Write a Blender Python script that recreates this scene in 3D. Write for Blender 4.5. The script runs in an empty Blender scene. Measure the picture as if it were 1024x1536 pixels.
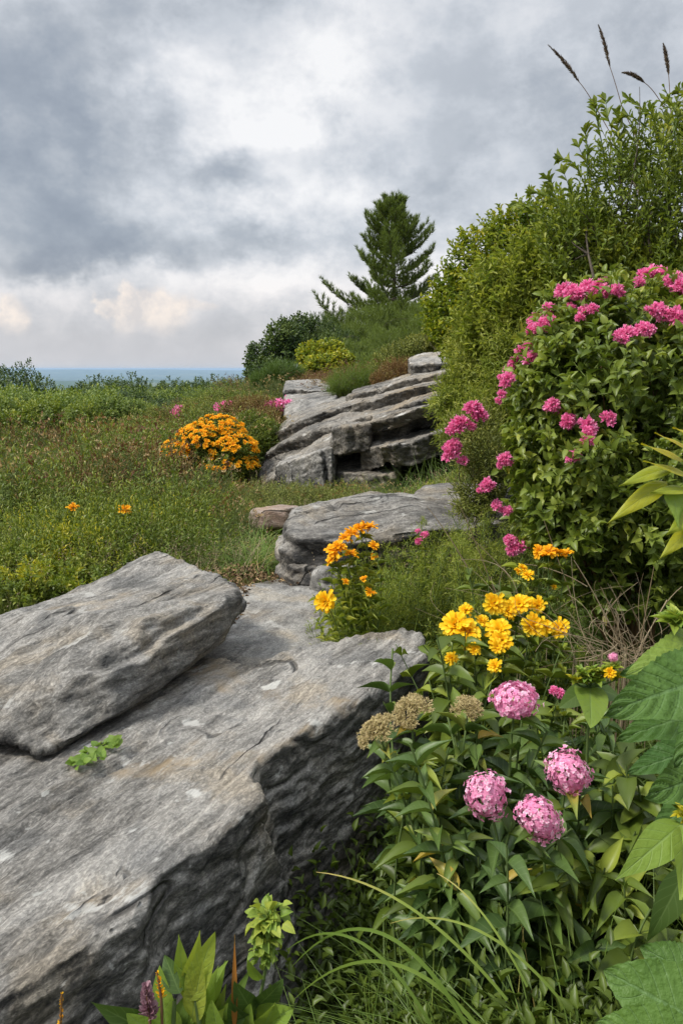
import bpy, bmesh, math, random
import numpy as np
from mathutils import Vector, Matrix
rng = np.random.default_rng(11)
random.seed(5)
R = math.radians
SC = bpy.context.scene
COL = SC.collection
EYE = 1.7
PITCH = R(10.2)
FPX = 1195.0
cP, sP = math.cos(PITCH), math.sin(PITCH)

# ------------------------------------------------------------- camera
cam = bpy.data.cameras.new('camera')
cam_o = bpy.data.objects.new('camera', cam)
COL.objects.link(cam_o)
cam.sensor_fit = 'VERTICAL'
cam.sensor_height = 36.0
cam.lens = 36.0 * FPX / 1536.0
cam.clip_start = 0.05
cam.clip_end = 90000.0
cam_o.location = (0, 0, EYE)
cam_o.rotation_euler = (R(90) - PITCH, 0, 0)
SC.camera = cam_o


def ray(px, py):
    u = (px - 512.0) / FPX
    v = (768.0 - py) / FPX
    return np.array([u, cP + v * sP, -sP + v * cP])


def W(px, py, Y):
    """the point at forward distance Y seen in the direction of photo point (px, py)"""
    d = ray(px, py)
    return d * (Y / d[1]) + np.array([0, 0, EYE])


def GZ(px, py, z):
    d = ray(px, py)
    return d * ((z - EYE) / d[2]) + np.array([0, 0, EYE])


# ------------------------------------------------------------- noise
_perm = np.random.default_rng(3).permutation(256)
_perm = np.concatenate([_perm, _perm, _perm])
_grad = np.random.default_rng(4).normal(size=(256, 3))
_grad /= np.linalg.norm(_grad, axis=1)[:, None]


def perlin(p):
    p = np.asarray(p, float)
    i = np.floor(p).astype(np.int64)
    f = p - i
    w = f * f * f * (f * (f * 6 - 15) + 10)
    i &= 255
    out = 0
    for dx in (0, 1):
        wx = w[:, 0] if dx else 1 - w[:, 0]
        for dy in (0, 1):
            wy = w[:, 1] if dy else 1 - w[:, 1]
            for dz in (0, 1):
                wz = w[:, 2] if dz else 1 - w[:, 2]
                h = _perm[_perm[_perm[(i[:, 0] + dx) & 255] + ((i[:, 1] + dy) & 255)] + ((i[:, 2] + dz) & 255)]
                g = _grad[h]
                out = out + wx * wy * wz * ((f[:, 0] - dx) * g[:, 0] + (f[:, 1] - dy) * g[:, 1] + (f[:, 2] - dz) * g[:, 2])
    return out * 1.6


def fbm(p, octv=4, lac=2.03, gain=0.5, seed=0.0):
    p = np.asarray(p, float) + seed
    a, s = 1.0, 0
    for _ in range(octv):
        s = s + a * perlin(p)
        p = p * lac + 17.3
        a *= gain
    return s


def nrm(v):
    v = np.asarray(v, float)
    return v / np.maximum(np.linalg.norm(v, axis=-1, keepdims=True), 1e-9)


# ------------------------------------------------------------- object helpers
def link(o, parent=None):
    COL.objects.link(o)
    if parent is not None:
        o.parent = parent
    return o


def tag(o, label=None, cat=None, group=None, kind=None):
    if label: o['label'] = label
    if cat: o['category'] = cat
    if group: o['group'] = group
    if kind: o['kind'] = kind
    return o


def thing(name, label, cat, loc, group=None):
    o = bpy.data.objects.new(name, None)
    o.empty_display_size = 0.1
    o.location = tuple(float(a) for a in loc)
    link(o)
    return tag(o, label, cat, group)


def copy_tree(o, parent=None):
    c = o.copy()
    COL.objects.link(c)
    c.parent = parent
    for ch in list(o.children):
        copy_tree(ch, c)
    return c


class MB:
    """collects quads / tris with a per-vertex vector attribute (across, along, random)"""
    def __init__(s):
        s.V, s.Q, s.T, s.A, s.n = [], [], [], [], 0

    def add(s, V, F, A=None):
        V = np.asarray(V, float).reshape(-1, 3)
        F = np.asarray(F, np.int64)
        if A is None: A = np.zeros((len(V), 3))
        A = np.asarray(A, float)
        if A.ndim == 1: A = np.tile(A, (len(V), 1))
        s.V.append(V); s.A.append(A)
        (s.Q if F.shape[1] == 4 else s.T).append(F + s.n)
        s.n += len(V)

    def build(s, name, mat, parent=None, smooth=True, world=True):
        """vertices are given in world space; they are moved into the parent's space"""
        V = np.concatenate(s.V); A = np.concatenate(s.A)
        org = np.zeros(3)
        me = bpy.data.meshes.new(name)
        if parent is not None and world:
            p = parent; 
            while p is not None:
                org = org + np.array(p.location); p = p.parent
        o = bpy.data.objects.new(name, me)
        if parent is None and world:
            org = np.array([(V[:, 0].min() + V[:, 0].max()) / 2, (V[:, 1].min() + V[:, 1].max()) / 2, V[:, 2].min()])
            o.location = tuple(org)
        V = V - org
        Q = np.concatenate(s.Q) if s.Q else np.zeros((0, 4), np.int64)
        T = np.concatenate(s.T) if s.T else np.zeros((0, 3), np.int64)
        me.vertices.add(len(V)); me.vertices.foreach_set('co', V.ravel().astype(np.float32))
        me.loops.add(Q.size + T.size)
        me.loops.foreach_set('vertex_index', np.concatenate([Q.ravel(), T.ravel()]).astype(np.int32))
        tot = np.concatenate([np.full(len(Q), 4), np.full(len(T), 3)]).astype(np.int32)
        st = np.concatenate([[0], np.cumsum(tot)[:-1]]).astype(np.int32)
        me.polygons.add(len(tot))
        me.polygons.foreach_set('loop_start', st)
        me.update(calc_edges=True)
        if smooth:
            me.polygons.foreach_set('use_smooth', np.ones(len(tot), bool))
        at = me.attributes.new('lf', 'FLOAT_VECTOR', 'POINT')
        at.data.foreach_set('vector', A.ravel().astype(np.float32))
        me.materials.append(mat)
        link(o, parent)
        return o


def grid_faces(nr, nc, wrap=False):
    r = np.arange(nr - 1)[:, None]
    c = np.arange(nc if wrap else nc - 1)[None, :]
    c2 = (c + 1) % nc
    return np.stack([r * nc + c, r * nc + c2, (r + 1) * nc + c2, (r + 1) * nc + c], -1).reshape(-1, 4)


def tube(mb, pts, r0, r1, sides=5, rnd=0.5):
    pts = np.asarray(pts, float)
    n = len(pts)
    t = np.gradient(pts, axis=0)
    t = nrm(t)
    up = np.array([0, 0, 1.0]) if abs(t[0][2]) < .9 else np.array([1.0, 0, 0])
    x = nrm(np.cross(t, up)); y = np.cross(t, x)
    rr = np.linspace(r0, r1, n)[:, None, None]
    a = np.linspace(0, 2 * math.pi, sides, endpoint=False)
    ring = np.cos(a)[None, :, None] * x[:, None, :] + np.sin(a)[None, :, None] * y[:, None, :]
    V = pts[:, None, :] + ring * rr
    A = np.zeros((n, sides, 3)); A[..., 1] = np.linspace(0, 1, n)[:, None]; A[..., 2] = rnd
    mb.add(V.reshape(-1, 3), grid_faces(n, sides, True), A.reshape(-1, 3))


def bez(p0, p1, bend=(0, 0, 0), n=8):
    p0, p1, b = np.asarray(p0, float), np.asarray(p1, float), np.asarray(bend, float)
    t = np.linspace(0, 1, n)[:, None]
    return p0 * (1 - t) + p1 * t + b * 4 * t * (1 - t)


# leaf templates: x across (-.5..5 of width), y along 0..1, z normal
def prof(kind, t):
    if kind == 'ovate':   return np.sin(np.pi * t ** 0.72) ** 0.8
    if kind == 'lance':   return np.sin(np.pi * t ** 0.62) ** 1.1
    if kind == 'obovate': return np.sin(np.pi * t ** 1.5) ** 0.75
    if kind == 'blade':   return (1 - t) ** 0.6 * (0.4 + 0.6 * np.minimum(1, t * 4))
    if kind == 'petal':   return np.sin(np.pi * (0.06 + 0.86 * t) ** 1.3) ** 0.7
    if kind == 'heart':   return np.sin(np.pi * np.minimum(1, t * .97 + .03) ** 0.55) ** 0.75
    return np.ones_like(t)


def leaf_tpl(kind='ovate', rows=5, fold=0.18, droop=0.25, wave=0.0):
    t = np.linspace(0, 1, rows)
    w = prof(kind, t) * 0.5
    w[-1] = max(w[-1], 0.0) * (1 if kind == 'petal' else 0)
    w = np.maximum(w, 0.01)
    V, A = [], []
    for i in range(rows):
        z0 = -droop * t[i] ** 2
        yy = t[i] * (1 - 0.3 * droop * t[i])
        wz = wave * math.sin(i * 2.2)
        for s in (-1, 0, 1):
            V.append((s * w[i], yy, z0 + abs(s) * w[i] * fold * 2 + s * wz))
            A.append((s, t[i], 0))
    return np.array(V), grid_faces(rows, 3), np.array(A)


def small_tpl(fold=.25, droop=.15, wide=.45):
    # four-vertex leaf: base, left, right, tip
    V = np.array([(0, 0, 0), (-.5, wide, fold * .5 - droop * .2), (.5, wide, fold * .5 - droop * .2), (0, 1, -droop)])
    F = np.array([(0, 2, 1), (1, 2, 3)])
    A = np.array([(0, 0, 0), (-1, .5, 0), (1, .5, 0), (0, 1, 0)])
    return V, F, A


def strip_tpl():
    V = np.array([(-.5, 0, 0), (.5, 0, 0), (0, 1, 0)])
    return V, np.array([(0, 1, 2)]), np.array([(-1, 0, 0), (1, 0, 0), (0, 1, 0)])


def scatter(mb, tpl, pos, d, n, L, Wd, rnd):
    V, F, A = tpl
    pos = np.asarray(pos, float); N = len(pos)
    if N == 0: return
    d = nrm(np.broadcast_to(d, (N, 3))); n = np.broadcast_to(n, (N, 3))
    x = nrm(np.cross(d, n)); z = np.cross(x, d)
    L = np.broadcast_to(np.asarray(L, float), (N,))[:, None, None]
    Wd = np.broadcast_to(np.asarray(Wd, float), (N,))[:, None, None]
    rnd = np.broadcast_to(np.asarray(rnd, float), (N,))
    P = pos[:, None, :] + x[:, None, :] * V[None, :, 0:1] * Wd + d[:, None, :] * V[None, :, 1:2] * L + z[:, None, :] * V[None, :, 2:3] * (Wd if tpl is STICK else L)
    AA = np.tile(A[None], (N, 1, 1)); AA[:, :, 2] = rnd[:, None]
    k = len(V)
    FF = F[None] + (np.arange(N) * k)[:, None, None]
    mb.add(P.reshape(-1, 3), FF.reshape(-1, F.shape[1]), AA.reshape(-1, 3))


def rdir(n, g=None):
    return nrm((g or rng).normal(size=(n, 3)))


# ------------------------------------------------------------- node helpers
class NT:
    def __init__(s, tree):
        s.t = tree; s.t.nodes.clear()

    def n(s, typ, **kw):
        nd = s.t.nodes.new(typ)
        for k, v in kw.items():
            if k.startswith('i_'):
                key = k[2:]
                key = int(key) if key.isdigit() else key.replace('_', ' ')
                s.set(nd, key, v)
            else:
                setattr(nd, k, v)
        return nd

    def set(s, nd, key, v):
        sock = nd.inputs[key]
        if isinstance(v, bpy.types.NodeSocket): s.t.links.new(v, sock)
        elif isinstance(v, bpy.types.Node): s.t.links.new(v.outputs[0], sock)
        else: sock.default_value = v

    def m(s, op, a, b=None, c=None, clamp=False):
        nd = s.t.nodes.new('ShaderNodeMath'); nd.operation = op; nd.use_clamp = clamp
        s.set(nd, 0, a)
        if b is not None: s.set(nd, 1, b)
        if c is not None: s.set(nd, 2, c)
        return nd.outputs[0]

    def noise(s, vec, scale, detail=4, rough=.55, dist=0.0, ntype='FBM', lac=2.0):
        nd = s.n('ShaderNodeTexNoise')
        nd.noise_type = ntype
        nd.normalize = True
        s.set(nd, 'Vector', vec); s.set(nd, 'Scale', scale); s.set(nd, 'Detail', detail)
        s.set(nd, 'Roughness', rough); s.set(nd, 'Distortion', dist); s.set(nd, 'Lacunarity', lac)
        return nd.outputs[0]

    def ramp(s, fac, stops, interp='LINEAR'):
        nd = s.n('ShaderNodeValToRGB'); cr = nd.color_ramp; cr.interpolation = interp
        while len(cr.elements) > 1: cr.elements.remove(cr.elements[-1])
        cr.elements[0].position = stops[0][0]; cr.elements[0].color = col4(stops[0][1])
        for p, c in stops[1:]:
            e = cr.elements.new(p); e.color = col4(c)
        s.set(nd, 'Fac', fac)
        return nd.outputs[0]

    def mix(s, fac, a, b, blend='MIX'):
        nd = s.n('ShaderNodeMix'); nd.data_type = 'RGBA'; nd.blend_type = blend
        s.set(nd, 0, fac)
        for i, v in ((6, a), (7, b)):
            if isinstance(v, (tuple, list)): v = col4(v)
            s.set(nd, i, v)
        return nd.outputs[2]

    def smooth(s, v, lo, hi):
        nd = s.n('ShaderNodeMapRange'); nd.interpolation_type = 'SMOOTHSTEP'
        s.set(nd, 0, v); s.set(nd, 1, lo); s.set(nd, 2, hi)
        return nd.outputs[0]


def col4(c):
    if isinstance(c, (int, float)): return (c, c, c, 1)
    return tuple(c) if len(c) == 4 else (c[0], c[1], c[2], 1)


def srgb(r, g, b):
    f = lambda c: (c / 255 / 12.92) if c / 255 <= .04045 else ((c / 255 + .055) / 1.055) ** 2.4
    return (f(r), f(g), f(b))


def new_mat(name):
    m = bpy.data.materials.new(name); m.use_nodes = True
    return m, NT(m.node_tree)


def leaf_mat(name, stops, trans=.35, rough=.5, spec=.35, vein=0.0, vein_col=None, quilt=0.0, side_n=9, noise_amt=.18):
    m, N = new_mat(name)
    at = N.n('ShaderNodeAttribute', attribute_name='lf')
    sp = N.n('ShaderNodeSeparateXYZ', i_0=at.outputs['Vector'])
    u, v, r = sp.outputs
    geo = N.n('ShaderNodeNewGeometry')
    nz = N.noise(geo.outputs['Position'], 9.0, 2)
    f = N.m('ADD', r, N.m('MULTIPLY', N.m('SUBTRACT', nz, .5), noise_amt * 2))
    c = N.ramp(f, [(p, (q[0] * 1.22, q[1] * 1.12, q[2] * .95)) for p, q in stops])
    bsdf = N.n('ShaderNodeBsdfPrincipled', i_Roughness=rough)
    bsdf.inputs['Specular IOR Level'].default_value = spec
    if vein > 0:
        au = N.m('ABSOLUTE', u)
        mid = N.smooth(au, .09, .02)
        ph = N.m('MULTIPLY', N.m('SUBTRACT', v, N.m('MULTIPLY', au, .22)), side_n * 6.2832)
        w = N.m('SINE', ph)
        sv = N.m('MULTIPLY', N.smooth(w, .86, 1.0), .6)
        vm = N.m('MAXIMUM', mid, sv)
        c = N.mix(N.m('MULTIPLY', vm, vein), c, vein_col or (.35, .42, .15))
        if quilt > 0:
            bp = N.n('ShaderNodeBump', i_Strength=quilt, i_Distance=.004)
            N.set(bp, 'Height', N.m('SUBTRACT', N.m('MULTIPLY', N.noise(geo.outputs['Position'], 90, 3), 1.0), N.m('MULTIPLY', vm, .3)))
            N.set(bsdf, 'Normal', bp)
    N.set(bsdf, 'Base Color', c)
    tr = N.n('ShaderNodeBsdfTranslucent')
    N.set(tr, 'Color', N.mix(1.0, c, (1.0, 1.0, .55), 'MULTIPLY'))
    mx = N.n('ShaderNodeMixShader', i_Fac=trans)
    N.set(mx, 1, bsdf); N.set(mx, 2, tr)
    out = N.n('ShaderNodeOutputMaterial', i_Surface=mx)
    return m


def plain_mat(name, stops, rough=.7, scale=30, bump=0.0, trans=0.0, spec=.3):
    m, N = new_mat(name)
    geo = N.n('ShaderNodeNewGeometry')
    at = N.n('ShaderNodeAttribute', attribute_name='lf')
    sp = N.n('ShaderNodeSeparateXYZ', i_0=at.outputs['Vector'])
    nz = N.noise(geo.outputs['Position'], scale, 4)
    f = N.m('ADD', N.m('MULTIPLY', nz, .6), N.m('MULTIPLY', sp.outputs[2], .4))
    c = N.ramp(f, stops)
    b = N.n('ShaderNodeBsdfPrincipled', i_Roughness=rough)
    b.inputs['Specular IOR Level'].default_value = spec
    N.set(b, 'Base Color', c)
    if bump:
        bp = N.n('ShaderNodeBump', i_Strength=bump, i_Distance=.01); N.set(bp, 'Height', nz); N.set(b, 'Normal', bp)
    last = b
    if trans:
        tr = N.n('ShaderNodeBsdfTranslucent'); N.set(tr, 'Color', c)
        last = N.n('ShaderNodeMixShader', i_Fac=trans); N.set(last, 1, b); N.set(last, 2, tr)
    N.n('ShaderNodeOutputMaterial', i_Surface=last)
    return m


# ------------------------------------------------------------- light
SUN_AZ, SUN_EL = R(-112), R(50)      # azimuth from +Y towards +X
SC.view_settings.view_transform = 'Standard'
SC.view_settings.look = 'None'
SC.view_settings.exposure = 0.32
SC.cycles.max_bounces = 5; SC.cycles.diffuse_bounces = 3; SC.cycles.glossy_bounces = 2; SC.cycles.transmission_bounces = 3; SC.cycles.volume_bounces = 0
SC.view_settings.gamma = 1.0
sun = bpy.data.lights.new('sun', 'SUN')
sun.energy = 3.1
sun.angle = R(10)
sun.color = (1.0, .95, .87)
sun_o = bpy.data.objects.new('sun', sun)
link(sun_o)
sd = Vector((math.sin(SUN_AZ) * math.cos(SUN_EL), math.cos(SUN_AZ) * math.cos(SUN_EL), math.sin(SUN_EL)))
sun_o.rotation_euler = (-sd).to_track_quat('-Z', 'Y').to_euler()
sun_o.location = sd * 30


def azel(px, py):
    d = ray(px, py); d = d / np.linalg.norm(d)
    return math.atan2(d[0], d[1]), math.asin(d[2])


def build_world():
    w = bpy.data.worlds.new('World'); SC.world = w; w.use_nodes = True
    N = NT(w.node_tree)
    tc = N.n('ShaderNodeTexCoord')
    g = N.n('ShaderNodeSeparateXYZ', i_0=tc.outputs['Generated'])
    x, y, z = g.outputs
    zc = N.m('ADD', N.m('MAXIMUM', z, 0.0), .16)
    cx = N.m('DIVIDE', x, zc); cy = N.m('DIVIDE', y, zc)
    cp = N.n('ShaderNodeCombineXYZ', i_0=cx, i_1=cy, i_2=0.0).outputs[0]
    # warped azimuth / elevation in radians
    dv = N.n('ShaderNodeCombineXYZ', i_0=x, i_1=y, i_2=N.m('MULTIPLY', z, 1.35)).outputs[0]
    wn1 = N.noise(N.n('ShaderNodeVectorMath', operation='ADD', i_0=dv, i_1=(3.1, 9.2, 0)).outputs[0], 7.5, 5, .62)
    wn2 = N.noise(N.n('ShaderNodeVectorMath', operation='ADD', i_0=dv, i_1=(13.1, 1.2, 4)).outputs[0], 7.5, 5, .62)
    wf = N.noise(dv, 11.0, 6, .62)
    az = N.m('ADD', N.m('ARCTAN2', x, y), N.m('MULTIPLY', N.m('SUBTRACT', wn1, .5), .26))
    el = N.m('ADD', N.m('ARCSINE', z), N.m('MULTIPLY', N.m('SUBTRACT', wn2, .5), .15))
    el0 = N.m('ARCSINE', z)
    S = 1 / 1195.0

    def blob(px, py, sx, sy, amp, rot=0.0):
        a, e = azel(px, py)
        da = N.m('SUBTRACT', az, a); de = N.m('SUBTRACT', el, e)
        if rot:
            c, s_ = math.cos(rot), math.sin(rot)
            da, de = (N.m('ADD', N.m('MULTIPLY', da, c), N.m('MULTIPLY', de, s_)),
                      N.m('SUBTRACT', N.m('MULTIPLY', de, c), N.m('MULTIPLY', da, s_)))
        q = N.m('ADD', N.m('POWER', N.m('ABSOLUTE', N.m('DIVIDE', da, sx * S)), 2.0), N.m('POWER', N.m('ABSOLUTE', N.m('DIVIDE', de, sy * S)), 2.0))
        return N.m('MULTIPLY', N.m('EXPONENT', N.m('MULTIPLY', q, -1.0)), amp * (.78 if amp < 0 else 1.05))
    tot = N.m('ADD', .585, N.m('MULTIPLY', N.m('SUBTRACT', N.smooth(N.noise(dv, 4.6, 6, .58), .38, .60), .5), .22))
    blobs = SKY_BLOBS
    for b in blobs:
        tot = N.m('ADD', tot, blob(*b))
    # fine wisps
    tot = N.m('ADD', tot, N.m('MULTIPLY', N.m('SUBTRACT', N.smooth(wf, .34, .66), .5), .24))
    lowf = N.smooth(el0, .09, .0)
    tot = N.m('ADD', N.m('MULTIPLY', tot, N.m('SUBTRACT', 1.0, N.m('MULTIPLY', lowf, .8))), N.m('MULTIPLY', lowf, .52))
    c = N.ramp(tot, [(.0, srgb(136, 145, 158)), (.25, srgb(155, 163, 174)), (.45, srgb(175, 181, 189)), (.62, srgb(194, 199, 206)), (.82, srgb(218, 220, 224)), (1.0, srgb(238, 238, 239))])
    # warmer, creamier low down
    warm = N.smooth(el0, .17, .03)
    c = N.mix(N.m('MULTIPLY', warm, .9), c, N.mix(1.0, c, (1.05, .985, .95), 'MULTIPLY'))
    # two far cumulus heads with crisp edges
    nn = N.noise(tc.outputs['Generated'], 22, 6, .6)
    for (px, py, sx, sy, am) in CUMULUS:
        a, e = azel(px, py)
        da = N.m('DIVIDE', N.m('SUBTRACT', N.m('ADD', N.m('ARCTAN2', x, y), N.m('MULTIPLY', N.m('SUBTRACT', nn, .5), .06)), a), sx * S)
        de = N.m('DIVIDE', N.m('SUBTRACT', el0, e), sy * S)
        q = N.m('SQRT', N.m('ADD', N.m('POWER', N.m('ABSOLUTE', da), 2.0), N.m('POWER', N.m('ABSOLUTE', de), 2.0)))
        dn = N.m('ADD', N.m('SUBTRACT', 1.15, q), N.m('MULTIPLY', N.m('SUBTRACT', nn, .5), 2.4))
        hard = N.smooth(dn, .0, .55)
        tex = N.ramp(N.noise(tc.outputs['Generated'], 40, 5, .6), [(.35, srgb(214, 208, 206)), (.6, srgb(246, 233, 222))])
        fade = N.smooth(de, -1.1, .1)
        c = N.mix(N.m('MULTIPLY', N.m('MULTIPLY', hard, fade), am), c, tex)
    sky = N.n('ShaderNodeTexSky'); sky.sky_type = 'NISHITA'; sky.sun_disc = False
    sky.sun_elevation = SUN_EL; sky.sun_rotation = SUN_AZ % (2 * math.pi)
    sky.altitude = 200; sky.dust_density = 2.0
    b1 = N.n('ShaderNodeBackground', i_Strength=.06); N.set(b1, 'Color', sky)
    b2 = N.n('ShaderNodeBackground', i_Strength=CLOUD_STR); N.set(b2, 'Color', c)
    N.set(b2, 'Strength', N.m('MULTIPLY', N.m('ADD', 1.0, N.m('MULTIPLY', N.smooth(el0, .45, 1.1), 1.6)), CLOUD_STR))
    mx = N.n('ShaderNodeMixShader', i_Fac=.88); N.set(mx, 1, b1); N.set(mx, 2, b2)
    N.n('ShaderNodeOutputWorld', i_Surface=mx)
    w.cycles.sampling_method = 'MANUAL'; w.cycles.sample_map_resolution = 256


CLOUD_STR = 0.97
SKY_BLOBS = [
    (380, 200, 190, 75, .42), (490, 60, 70, 120, .16, -.3), (300, 130, 110, 45, .16),
    (60, 240, 150, 120, -.42), (20, 110, 150, 110, -.22), (150, 20, 260, 60, .02),
    (350, 268, 90, 30, -.52), (500, 228, 80, 24, -.32), (250, 340, 170, 24, -.12),
    (90, 385, 190, 30, -.40), (430, 372, 120, 24, -.26),
    (740, 150, 260, 100, -.17), (620, 320, 120, 40, -.08), (820, 300, 160, 60, -.10),
    (440, 310, 120, 30, .26), (200, 300, 60, 30, .22), (150, 425, 240, 26, .32), (600, 430, 200, 40, .25), (650, 345, 90, 22, .22),
    (330, 470, 220, 34, .20), (60, 500, 120, 30, .05),
]
CUMULUS = [(225, 470, 62, 40, .85), (22, 480, 24, 26, .8), (300, 460, 30, 9, .55)]
build_world()

# ------------------------------------------------------------- terrain
CP = [(0, 0, -1.7), (-1, 0, -1.75), (1, 0, -1.65), (0, -2, -1.7), (-3, 0, -1.9), (3, 0, -1.3), (-.1, .9, -1.65), (.65, 1.5, -1.38), (.4, 1.1, -1.28), (1.1, 1.1, -1.25), (.15, 1.7, -1.62), (.0, 1.2, -1.6),
      (.35, 2.3, -1.58), (1.2, 2, -1.25), (.5, 3, -1.38), (-1, 1.2, -1.6), (-1.2, 2.4, -1.4), (-.4, 3, -1.3), (-.4, 4.2, -1.16),
      (0, 4.3, -1.18), (-1.2, 4, -1.22), (-2.5, 4, -1.3), (-4, 4, -1.45), (.5, 4.2, -1.2), (1.2, 3.2, -1.25), (1.8, 3, -1.0),
      (2.5, 4.5, -.6), (1.2, 5.5, -.95), (.3, 5.5, -1.08), (-.5, 6, -1.22), (-2, 6, -1.3), (-4, 7, -1.48), (1, 7.5, -.95),
      (2.5, 7.5, -.1), (4, 5, 0), (-1, 8.5, -1.22), (.3, 8, -1.18), (-.4, 7.6, -1.2), (.6, 7.0, -1.12), (1, 9.5, -.42), (2, 11, -.1), (4, 10, .3), (0, 11, -.45),
      (-.9, 12, -.58), (-1.7, 12, -.9), (-2.85, 13, -1.25), (-3.1, 11.5, -1.3), (-5.1, 13.5, -1.65), (-8, 13, -1.85), (-2, 18, -.55),
      (-3.5, 22, -1.05), (-.6, 22, -.25), (1, 25, -.05), (3, 22, .25), (6, 15, .6), (8, 30, 1), (0, 35, -.5), (-6, 22, -2.1), (-10, 20, -2.4),
      (-5, 35, -2.2), (-15, 35, -2.9), (-8, 55, -3.5), (-30, 50, -4), (5, 60, -2), (30, 50, 0), (-20, 10, -2.5), (20, 10, 1), (0, -20, -2),
      (-20, -20, -3), (20, -20, -1), (-1.5, 9.5, -1.1), (-2.2, 8.6, -1.25)]
CP = np.array(CP, float)


def _warp(p):
    r = np.linalg.norm(p, axis=-1, keepdims=True)
    return p / np.maximum(r, 1e-6) * np.log1p(r / 1.5) * 2


def _phi(r): return np.sqrt(r * r + .04)


_wp = _warp(CP[:, :2])
_K = _phi(np.linalg.norm(_wp[:, None] - _wp[None], axis=-1))
_K = np.block([[_K + np.eye(len(CP)) * -.02, np.ones((len(CP), 1))], [np.ones((1, len(CP))), np.zeros((1, 1))]])
_coef = np.linalg.solve(_K, np.concatenate([CP[:, 2], [0]]))


def height(x, y):
    p = np.stack([np.asarray(x, float), np.asarray(y, float)], -1).reshape(-1, 2)
    r = np.linalg.norm(p, axis=1)
    pc = p * np.minimum(1, 62 / np.maximum(r, 1e-6))[:, None]
    w = _warp(pc)
    z = _phi(np.linalg.norm(w[:, None] - _wp[None], axis=-1)) @ _coef[:-1] + _coef[-1]
    q = np.concatenate([p, np.zeros((len(p), 1))], 1)
    z = z + .05 * fbm(q * .9, 3) * np.clip(r / 6, 0, 1) + .15 * fbm(q * .12, 2) * np.clip((r - 15) / 20, 0, 1)
    ml = 1 / (1 + np.exp((p[:, 0] + 1.5) / .25)) / (1 + np.exp(-(p[:, 1] - 5.0) / .3)) / (1 + np.exp((p[:, 1] - 16) / .8))
    z = z + ml * .20 * fbm(q * .75 + 3.3, 2)
    t = np.clip((r - 55) / 900, 0, 1) ** .6
    z = z * (1 - t) - 150 * t
    ang = np.arctan2(p[:, 0], p[:, 1])
    lr = np.log(np.maximum(r, 1.0))
    rn = np.stack([ang * 5, lr * 0, 0 * ang], -1)
    for (rc, sg, hh, sd_) in RIDGES:
        h = hh * (1 + .22 * fbm(rn * 1.0 + sd_, 4) + .03 * fbm(rn * 12 + sd_, 2))
        z = z + h * np.exp(-((lr - math.log(rc)) / sg) ** 2)
    return z + EYE


RIDGES = [(2600, .16, 34, 1.0), (6200, .13, 62, 5.0), (19000, .22, 128, 9.0)]


def hz(x, y): return float(height([x], [y])[0])


def build_terrain():
    rad = np.concatenate([[0.0], np.geomspace(.3, 45000, 330)])
    na = 360
    a = np.linspace(0, 2 * math.pi, na, endpoint=False)
    X = rad[:, None] * np.sin(a)[None]; Y = rad[:, None] * np.cos(a)[None]
    Z = height(X.ravel(), Y.ravel())
    V = np.stack([X.ravel(), Y.ravel(), Z], -1)
    mb = MB(); mb.add(V, grid_faces(len(rad), na, True)[:, ::-1])
    m, N = new_mat('soil_and_turf')
    geo = N.n('ShaderNodeNewGeometry')
    P = geo.outputs['Position']
    n1 = N.noise(P, .6, 5); n2 = N.noise(P, 14, 5)
    c = N.ramp(N.m('ADD', N.m('MULTIPLY', n1, .6), N.m('MULTIPLY', n2, .4)), [(.35, (.022, .020, .010)), (.5, (.045, .05, .018)), (.65, (.07, .085, .03))])
    far = N.ramp(N.noise(P, .0016, 8, .6), [(.35, (.035, .06, .022)), (.5, (.05, .085, .035)), (.62, (.11, .13, .06))])
    ln = N.n('ShaderNodeVectorMath', operation='LENGTH', i_0=P)
    c = N.mix(N.smooth(ln.outputs['Value'], 60, 300), c, far)
    b = N.n('ShaderNodeBsdfPrincipled', i_Roughness=.95); b.inputs['Specular IOR Level'].default_value = .1
    N.set(b, 'Base Color', c)
    bp = N.n('ShaderNodeBump', i_Strength=.6, i_Distance=.03); N.set(bp, 'Height', n2); N.set(b, 'Normal', bp)
    N.n('ShaderNodeOutputMaterial', i_Surface=b)
    o = mb.build('ground', m)
    tag(o, 'hillside ground falling away to the far wooded plain and low blue ridges', None, None, 'structure')


build_terrain()
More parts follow.
